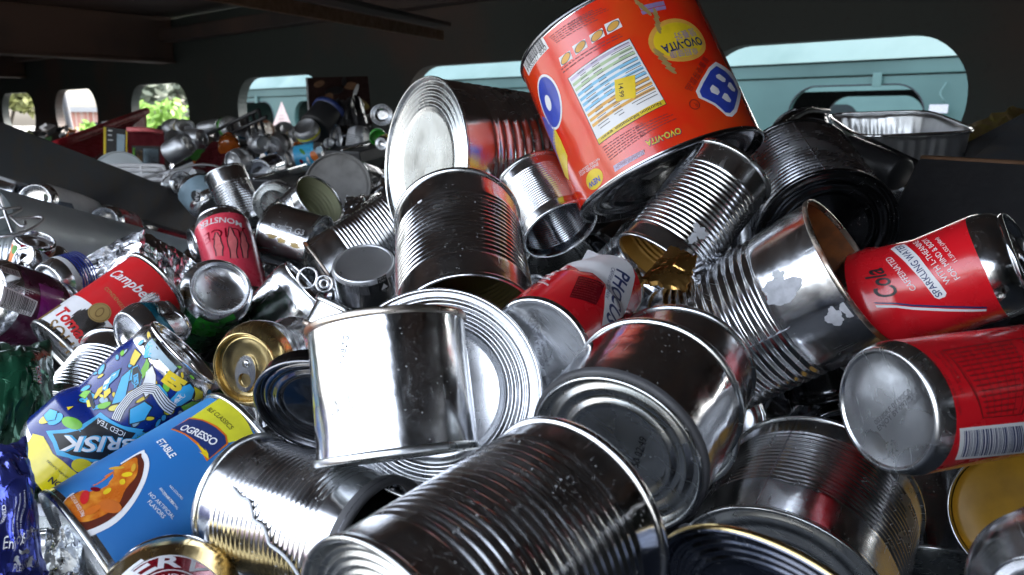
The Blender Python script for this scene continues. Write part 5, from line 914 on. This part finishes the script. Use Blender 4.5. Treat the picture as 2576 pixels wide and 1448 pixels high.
addp(T, pl_, [('yellow_edge', L(P3, (1040, 660), (1066, 665), (1064, 1000), (1040, 1000)), P['yellow']), ('yellow_edge', L(P3, (1266, 690), (1279, 692), (1274, 1005), (1264, 1005)), P['yellow']), ('picture', L(P3, (1175, 730), (1255, 740), (1250, 930), (1172, 920)), P['pale_blue']), ('print', L(P3, (1085, 690), (1130, 695), (1130, 706), (1085, 702)), P['white']), ('print', L(P3, (1085, 735), (1125, 738), (1125, 752), (1085, 749)), P['ltgrey']), ('print', L(P3, (1085, 785), (1135, 788), (1135, 800), (1085, 797)), P['ltgrey'])])
T, pl_ = pixbox('dark_red_box', 'dark red printed tin box with framed picture beside the yellow edged box', 'box', L(P3, (1285, 680), (1650, 715), (1655, 1060), (1290, 1060)), 2.2, P['dark_red'])
addp(T, pl_, [('picture_frame', L(P3, (1325, 850), (1605, 855), (1605, 1050), (1325, 1050)), P['black']), ('picture', L(P3, (1440, 880), (1590, 885), (1590, 1045), (1440, 1045)), P['pale_blue']), ('picture', L(P3, (1335, 870), (1362, 870), (1362, 980), (1335, 980)), P['leaf']), ('picture', L(P3, (1375, 900), (1430, 900), (1430, 1040), (1375, 1040)), P['brown'])])
V, Fc = tube_geo([at(*P3(x, y), 2.19) for x, y in ((1270, 685), (1480, 690), (1640, 715))], .006, 8); mesh_obj('bright_edge', V, Fc, P['pink2'], T)
steel_can('grey_grille', 'round pale grey vent lid in front of the dark red box', pose2(P3(1210, 1165), 1.85, P3(1215, 1145), 1.95), .052, None, 'fine', None, 'galvanized', endmat='galvanized', cat='lid')
RK = thing('white_wire_rack', 'white coated wire rack standing behind the steel channel', 'rack')
for pth in (((1000, 1050), (1400, 1050), (1600, 1055), (1650, 1095), (1655, 1300)), ((1100, 1092), (1640, 1095)), ((1200, 1140), (1640, 1145)), ((1300, 1185), (1690, 1190)), ((1690, 1130), (1690, 1310)), ((1420, 1055), (1430, 1190)), ((1640, 1130), (1690, 1130))):
    V, Fc = tube_geo(smooth_path([at(*P3(x, y), 1.72) for x, y in pth], 5), .0042, 8); mesh_obj('wire_strand', V, Fc, P['white'], RK)
AR = thing('thin_wire_arc', 'thin grey wire arching from the rack to the small upright ribbed can', 'wire'); V, Fc = tube_geo(smooth_path([at(*P3(x, y), d) for x, y, d in ((1380, 1200, 1.66), (1600, 1130, 1.66), (1800, 1080, 1.66), (2000, 1040, 1.66), (2150, 1050, 1.66), (2230, 1080, 1.66))]), .0026, 8); mesh_obj('wire_strand', V, Fc, MATS['wire_grey'], AR)
steel_can('metal_cup', 'small metal cup with rounded bowl beside the white rack', pose2(P3(1830, 1225), 1.62, P3(1740, 1260), 1.68), .021, None, 'open', 'plain', 'tin', 'tin')
c = alu_can('pale_blue_can', 'pale blue drink can with dark badge left of the small upright ribbed can', pose2(P2(215, 430), 1.5, P2(420, 660), 1.46), .033, P['pale_blue'], tab=False); text(c.cyl, 'BAR', P2(262, 470), P2(240, 590), P['white'], c.o, 3, hs=.9); u, v = c.cyl.uv(*P2(250, 535)); ell_uv(c.cyl, 'badge', u, v, .012, .008, 1.4, P['black'], c.o, 1, 20)
WB = thing('black_wire_basket', 'black wire basket lying on its side before the fourth slot', 'basket')
for pth in (((-60, 780), (540, 490)), ((-60, 1030), (640, 745)), ((-60, 1080), (650, 800)), ((540, 490), (650, 960)), ((420, 545), (500, 980)), ((270, 640), (300, 860)), ((120, 700), (150, 920)), ((0, 760), (30, 980)), ((100, 800), (620, 560)), ((350, 940), (640, 830)), ((480, 515), (570, 900))):
    V, Fc = tube_geo([at(*P4(x, y), 2.3 - .0004 * x) for x, y in pth], .0045, 8); mesh_obj('wire_strand', V, Fc, P['black'], WB)
def pset(name, label, p0, p1, d0, d1, r_, m, f=P4, steel=False, **k):
    ps_ = pose2(f(*p0), d0, f(*p1), d0 - .02)
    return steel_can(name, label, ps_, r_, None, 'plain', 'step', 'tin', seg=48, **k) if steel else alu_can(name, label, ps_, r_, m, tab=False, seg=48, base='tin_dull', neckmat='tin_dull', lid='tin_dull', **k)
c = pset('tropical_drink_can', 'bright blue tropical drink can with orange fruit print in the far heap', (880, 985), (1200, 925), 1.95, 2.05, .029, P['cyan'])
blobs(c.cyl, c.o, [(P4, 1100, 960, .014, .008, .3, 'orange', 1), (P4, 980, 910, .010, .004, .6, 'midgreen', 1), (P4, 1150, 890, .008, .008, 0, 'pale_blue', 1), (P4, 970, 1010, .006, .004, .2, 'beer_red', 1), (P4, 1040, 1000, .010, .003, .1, 'white', 2)])
pset('blue_drink_can', 'plain metallic blue can left of the tropical drink can', (640, 1090), (860, 990), 1.85, 1.93, .027, P['sky_blue'])
steel_can('dark_cone_can', 'dark small can end below the plain metallic blue can', pose2(P4(545, 1120), 1.72, P4(700, 1050), 1.8), .026, None, 'plain', 'step', 'tin_dark', endmat='tin_dark')
steel_can('tiny_can', 'tiny round can end under the plain metallic blue can', pose2(P4(690, 1142), 1.7, P4(700, 1130), 1.75), .012, None, 'step', 'step', 'tin', seg=40)
BT = thing('black_baking_tray', 'dark baking tray edge running behind the grey round lid', 'tray')
for p0, p1, d0, d1 in (((500, 1250), (1020, 1100), 1.62, 1.8), ((1380, 960), (1830, 850), 1.7, 1.8)):
    a, b = at(*P4(*p0), d0), at(*P4(*p1), d1); dv = (b - a).normalized(); upv = Vector((0, 0, 1)) - dv * dv.z; bevel_box('tray_wall', (a + b) / 2, dv * (b - a).length / 2, upv.normalized() * .012, dv.cross(upv).normalized() * .05, P['dark_plastic'], BT, .003); V, Fc = tube_geo([a + upv * .013, b + upv * .013], .003, 8); mesh_obj('tray_edge', V, Fc, MATS['tin'], BT)
c = Can('dark_blue_canister', 'black canister with dark blue rim tilted before the dark food box', *pose2(P4(1110, 690), 1.98, P4(1262, 520), 2.02)[:2], .043, .06, 'canister'); c.rev('body', [(0, 0), (.040, 0), (.042, .002), (.042, .055), (.043, .06)], P['black'], 48); c.rev('blue_rim', [(.043, .058), (.046, .06), (.047, .068), (.045, .072), (.042, .072), (.040, .066), (.01, .066), (0, .066)], P['navy'], 48)
pset('green_orange_can', 'light green can with orange print right of the fourth slot', (1060, 760), (1000, 650), 1.95, 2.1, .030, P['lime'])
c = pset('white_label_can', 'white paper labelled can leaning beside the dark oval can end', (1400, 830), (1640, 780), 1.85, 1.95, .033, P['paper']); lines_block(c.cyl, L(P4, (1420, 720), (1600, 760), (1580, 850), (1400, 850)), 6, P['greyink'], c.o, 1)
steel_can('oval_end_can', 'dark can end seen as an upright oval left of the white labelled can', pose2(P4(1315, 790), 1.84, P4(1420, 800), 1.85), .034, None, 'plain', 'step', 'tin_black', endmat='tin_black')
T, pl_ = pixbox('dark_food_box', 'dark food box with brown printed picture standing before the fourth slot', 'box', L(P4, (1015, 165), (1640, 150), (1690, 700), (1060, 720)), (2.55, 2.55, 2.4, 2.4), P['box_black'], .05)
addp(T, pl_, [('box_edge', L(P4, (1012, 168), (1030, 168), (1060, 640), (1045, 640)), P['ltgrey'])])
for i, (x, y, a_, b_, mm) in enumerate(((1470, 250, .022, .016, 'rustbrown'), (1300, 300, .03, .016, 'black'), (1150, 230, .018, .012, 'rustbrown'), (1550, 430, .02, .035, 'cloth'), (1240, 380, .025, .014, 'rustbrown'), (1400, 210, .02, .008, 'black'))): u, v = pl_.uv(*P4(x, y)); ell_uv(pl_, 'printed_food', u, v, a_, b_, .3 * i, P[mm], T, 3 + i * 2, 18, ml=.2)
u, v = pl_.uv(*P4(1520, 300)); ell_uv(pl_, 'painted_glare', u, v, .006, .028, -.3, P['ltgrey'], T, 20, 14, ml=.2)  # pale streak painted on the box as a highlight
sheet('black_plastic_bag', 'crumpled black plastic bag slumped before the dark food box', 'bag', quad((810, 262, 2.15), (905, 270, 2.2), (940, 330, 1.95), (850, 330, 1.95)), P['dark_plastic'], 28, .02, 14, over=.05)
steel_can('round_end_can', 'dim can with ringed round end above the bright green cap', pose2(P4(1775, 540), 1.75, P4(1790, 545), 1.85), .022, None, 'step', 'step', 'tin_dark', endmat='tin_dark', seg=48)
c = Can('green_bottle_top', 'bright green bottle cap wedged beside the huge can', *pose2(P4(1740, 770), 1.6, P4(1735, 700), 1.65)[:2], .016, .02, 'cap'); c.rev('cap_shell', [(0, .02), (.012, .02), (.0155, .018), (.016, .012), (.0165, 0), (.015, 0)], P['green2'], 40)
alu_can('yellow_can', 'small yellow can under the bright green cap', pose2(P4(1770, 830), 1.55, P4(1850, 790), 1.6), .014, P['yellow'], tab=False, seg=40)
c = Can('amber_bottle', 'small amber glass bottle in the wire basket', *pose2(P4(245, 880), 2.1, P4(240, 740), 2.2)[:2], .026, .08, 'bottle'); c.rev('glass', [(0, 0), (.022, 0), (.026, .004), (.026, .04), (.02, .055), (.011, .065), (.011, .085), (.013, .086), (.013, .09), (0, .09)], P['glass_amber'], 40)
steel_can('brown_end_can', 'round brown can end standing in the fourth slot', pose2(P4(580, 690), 2.35, P4(600, 700), 2.45), .030, None, 'plain', 'step', 'rim_rust', endmat='rim_rust', seg=48)
props(sheet('red_folder', 'dark red folded card lying in the wire basket', 'card', quad((*P3(2150, 770), 2.3), (*P3(2330, 900), 2.1), (*P3(2150, 1130), 1.9), (*P3(1930, 1060), 2.0)), P['dark_red'], 10, .006, 3, freq=2)[0])
for i, (x0, y0, x1, y1, d, r_, mm, lb) in enumerate(((1700, 700, 1780, 660, 2.7, .035, 'MATS:tin_dull', 'crushed bare can under the third slot'), (1820, 690, 1860, 650, 2.65, .03, 'yellow', 'small yellow can under the third slot'), (1690, 930, 1900, 820, 1.95, .028, 'MATS:tin_dull', 'dark silver can before the dark red box corner'), (1900, 800, 2030, 760, 2.1, .026, 'MATS:tin_dull', 'dim steel can behind the dark silver one'), (2010, 690, 2200, 640, 2.5, .022, 'MATS:tin_dull', 'slim silver can lying along the wall under the third slot'), (2260, 690, 2340, 650, 2.4, .034, 'midgreen', 'green patterned can in front of the fourth slot edge'), (2420, 720, 2450, 640, 2.45, .034, 'teal', 'blue green can under the left edge of the fourth slot'), (1880, 640, 1910, 660, 2.8, .02, 'orange', 'tiny orange can at the third slot corner'), (2560, 830, 2600, 780, 2.05, .022, 'MATS:tin_dull', 'bright crushed can inside the wire basket'), (2470, 990, 2330, 1010, 1.75, .026, 'ltgrey', 'pale grey drink can behind the small upright ribbed can'), (1700, 830, 1750, 760, 2.3, .026, 'dark_red', 'dark red can behind the dark red box'))):
    m_ = MATS[mm[5:]] if mm.startswith('MATS') else P[mm]; f_ = P3
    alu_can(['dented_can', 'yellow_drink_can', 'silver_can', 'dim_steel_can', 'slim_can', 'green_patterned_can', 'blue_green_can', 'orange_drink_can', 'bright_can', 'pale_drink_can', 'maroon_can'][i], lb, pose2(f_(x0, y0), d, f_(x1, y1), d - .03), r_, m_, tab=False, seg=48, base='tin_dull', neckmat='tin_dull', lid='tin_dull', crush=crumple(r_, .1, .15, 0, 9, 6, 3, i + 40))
for i, (x0, y0, x1, y1, d, r_, mm, lb) in enumerate(((760, 740, 830, 690, 2.5, .032, 'beer_red', 'red and yellow lid at the foot of the turquoise view'), (880, 745, 930, 720, 2.4, .024, 'yellow', 'small mustard can at the foot of the turquoise view'), (700, 720, 720, 690, 2.5, .014, 'white', 'tiny white can left of the red and yellow lid'), (820, 830, 700, 850, 2.2, .03, 'black', 'black can lying below the red and yellow lid'), (1235, 830, 1260, 815, 1.88, .012, 'white', 'white ringed cap beside the tropical drink can'), (480, 760, 520, 740, 2.3, .024, 'MATS:tin_dull', 'shiny crushed can right in the wire basket'), (530, 850, 590, 830, 2.0, .022, 'MATS:tin_dull', 'dim crushed can at the basket corner'))):
    m_ = MATS[mm[5:]] if mm.startswith('MATS') else P[mm]
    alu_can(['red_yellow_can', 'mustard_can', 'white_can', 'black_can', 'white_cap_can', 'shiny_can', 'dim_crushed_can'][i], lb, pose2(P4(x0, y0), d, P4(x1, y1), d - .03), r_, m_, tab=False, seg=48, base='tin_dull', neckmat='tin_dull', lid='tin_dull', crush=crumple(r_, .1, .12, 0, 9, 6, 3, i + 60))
# ================================================================== buried layer that closes the gaps of the heap
def buried():
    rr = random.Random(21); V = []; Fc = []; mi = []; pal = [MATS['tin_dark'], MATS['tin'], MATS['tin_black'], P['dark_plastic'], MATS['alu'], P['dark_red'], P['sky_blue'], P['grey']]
    def near(px, py):
        b = sorted(((x - px) ** 2 + (y - py) ** 2, d) for x, y, d in ALLP)[:4]; return max(d for _, d in b) if b[0][0] < 90000 else sum(d for _, d in b) / 4
    base = [(r, z) for r, z in body_prof(1, 2.6, None)]
    prof = [(0, .1), (.6, .1), (.66, .06), (.9, .06), (.95, .1), (.97, 0), (1.03, 0), (1.03, .1), (1, .1)]
    rb = [(1 - .02 * (.5 - .5 * math.cos(2 * PI * 9 * k / 54)), .4 + 1.8 * k / 54) for k in range(55)]
    top = [(r, 2.6 - z) for r, z in prof[::-1]]
    def add(px, py, d, R, m):
        nonlocal V, Fc
        c = at(px, py, d); z = Vector((rr.uniform(-1, 1), rr.uniform(-1, 1), rr.uniform(-.5, .5))).normalized(); x = z.orthogonal().normalized(); y = z.cross(x); pr = prof + (rb if m % 2 else [(1, .4), (1, 2.2)]) + top; seg = 28; k0 = len(V)
        for r, h in pr:
            for k in range(seg): a = 2 * PI * k / seg; V.append(c + (x * math.cos(a) + y * math.sin(a)) * r * R + z * (h - 1.3) * R)
        for i in range(len(pr) - 1):
            for k in range(seg): Fc.append((k0 + i * seg + k, k0 + i * seg + (k + 1) % seg, k0 + (i + 1) * seg + (k + 1) % seg, k0 + (i + 1) * seg + k)); mi.append(m)
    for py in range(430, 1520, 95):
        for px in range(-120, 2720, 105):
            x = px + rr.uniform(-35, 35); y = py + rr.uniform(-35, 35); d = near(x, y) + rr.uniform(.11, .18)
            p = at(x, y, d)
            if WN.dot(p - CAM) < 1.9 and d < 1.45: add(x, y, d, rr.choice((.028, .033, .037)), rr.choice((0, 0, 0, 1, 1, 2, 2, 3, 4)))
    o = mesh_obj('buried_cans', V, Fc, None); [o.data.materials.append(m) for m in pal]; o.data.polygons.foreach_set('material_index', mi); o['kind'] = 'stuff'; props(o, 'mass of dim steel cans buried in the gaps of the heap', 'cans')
    # far scrap between the boxes and the wall
    V.clear(); Fc.clear(); mi.clear(); V = []; Fc = []
    for i in range(150):
        s_ = rr.uniform(-7.5, .9); dd = rr.uniform(.7, 1.88); z = -.20 - .10 * rr.random() - (.06 if dd < 1.2 else 0); p = wp(s_, z, dd) - CAM
        f = p.dot(Vector((0, CP, -SP)))
        if f < 1.3 or p.length < 1.6: continue
        d = p.length; px = CX + F * p.x / f; py = CY - F * p.dot(Vector((0, SP, CP))) / f; add(px, py, d, rr.choice((.03, .036, .045)), rr.choice((0, 1, 2, 2, 3, 3, 5, 5, 6, 7)))
    o = mesh_obj('far_scrap', V, Fc, None); [o.data.materials.append(m) for m in pal]; o.data.polygons.foreach_set('material_index', mi); o['kind'] = 'stuff'; props(o, 'far mass of dim mixed cans along the slotted wall', 'cans')
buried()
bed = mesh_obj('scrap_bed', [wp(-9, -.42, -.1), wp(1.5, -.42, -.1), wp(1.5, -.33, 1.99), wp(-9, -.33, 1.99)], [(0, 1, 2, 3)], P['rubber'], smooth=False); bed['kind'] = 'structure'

# printed matter belongs to the label or wall that carries it
PRINTED = {'lettering', 'barcode', 'barcode_panel', 'fine_print', 'print_shape', 'emblem', 'medallion', 'medallion_ring', 'medallion_figure', 'claw_outline', 'claw_mark', 'table_border', 'nutrition_table', 'table_row', 'table_title', 'table_text', 'price_sticker', 'step_picture', 'step_cup', 'logo_letter', 'logo_panel', 'logo_notch', 'yellow_flash', 'side_badge', 'registered_mark', 'wheat_grain', 'violet_ribbon', 'new_badge', 'health_panel', 'vegetable', 'soup', 'soup_rim', 'bowl_rim', 'bolt', 'navy_panel', 'red_line', 'yellow_band', 'burst', 'yellow_print', 'white_panel', 'facts_panel', 'facts_border', 'facts_rule', 'white_strip', 'dark_line', 'white_line', 'light_panel', 'cream_panel', 'violet_band', 'badge', 'round_logo', 'grey_panel', 'paper_scrap', 'glue_residue', 'label_scrap', 'tape_bubble', 'gold_band'}
for o in list(bpy.data.objects):
    if o.type == 'EMPTY':
        host = None
        for want in ('label', 'white_label', 'body', 'carton'):
            host = host or next((c_ for c_ in o.children if c_.name.split('.')[0] == want), None)
        if host:
            for c_ in o.children:
                if c_.name.split('.')[0] in PRINTED: c_.parent = host

GROUPS = {'ribbed_can': 'ribbed steel cans in the heap', 'smooth_can': 'smooth steel cans right of centre', 'short_can': 'short steel cans in the heap', 'glinting_can': 'silver cans glinting near the foil tray'}
for o in bpy.data.objects:
    if o.parent is None and o.name.split('.')[0] in GROUPS: o['group'] = GROUPS[o.name.split('.')[0]]

def small_scrap():
    rr = random.Random(4); V = []; Fc = []; mi = []; pal = [P['dark_red'], P['ltgrey'], P['midgreen'], P['sky_blue'], P['black'], P['orange'], MATS['tin_dull'], P['brown'], P['paper'], P['dark_plastic']]
    for i in range(520):
        s_ = rr.uniform(-7.6, -.9); dd = rr.uniform(.75, 1.93); c = wp(s_, -.13 + .10 * (dd - .75) / 1.2 - rr.random() * .07, dd)
        if (c - CAM).length < 1.7: continue
        u = Vector((rr.uniform(-1, 1), rr.uniform(-1, 1), rr.uniform(-.6, .6))).normalized(); w = u.orthogonal().normalized(); n_ = u.cross(w); a = rr.uniform(.012, .038); b = a * rr.uniform(.3, .9); k = len(V); m = rr.choice((0, 0, 1, 2, 3, 4, 4, 4, 5, 6, 6, 7, 8, 9, 9)); f = rr.uniform(-.5, .5)
        top = [c - u * a - w * b, c + n_ * a * f - w * b, c + u * a - w * b * .6, c + u * a + w * b, c + n_ * a * f + w * b * .8, c - u * a * .8 + w * b]; V += top + [q - n_ * .0015 for q in top]
        for q in ((0, 1, 4, 5), (1, 2, 3, 4), (11, 10, 7, 6), (10, 9, 8, 7), (0, 6, 7, 1), (1, 7, 8, 2), (2, 8, 9, 3), (3, 9, 10, 4), (4, 10, 11, 5), (5, 11, 6, 0)): Fc.append(tuple(k + j for j in q)); mi.append(m)
    o = mesh_obj('small_scrap', V, Fc, None, smooth=False); [o.data.materials.append(m) for m in pal]; o.data.polygons.foreach_set('material_index', mi); o['kind'] = 'stuff'; props(o, 'loose small scraps of card, plastic and tin strewn over the far heap', 'scrap')
small_scrap()
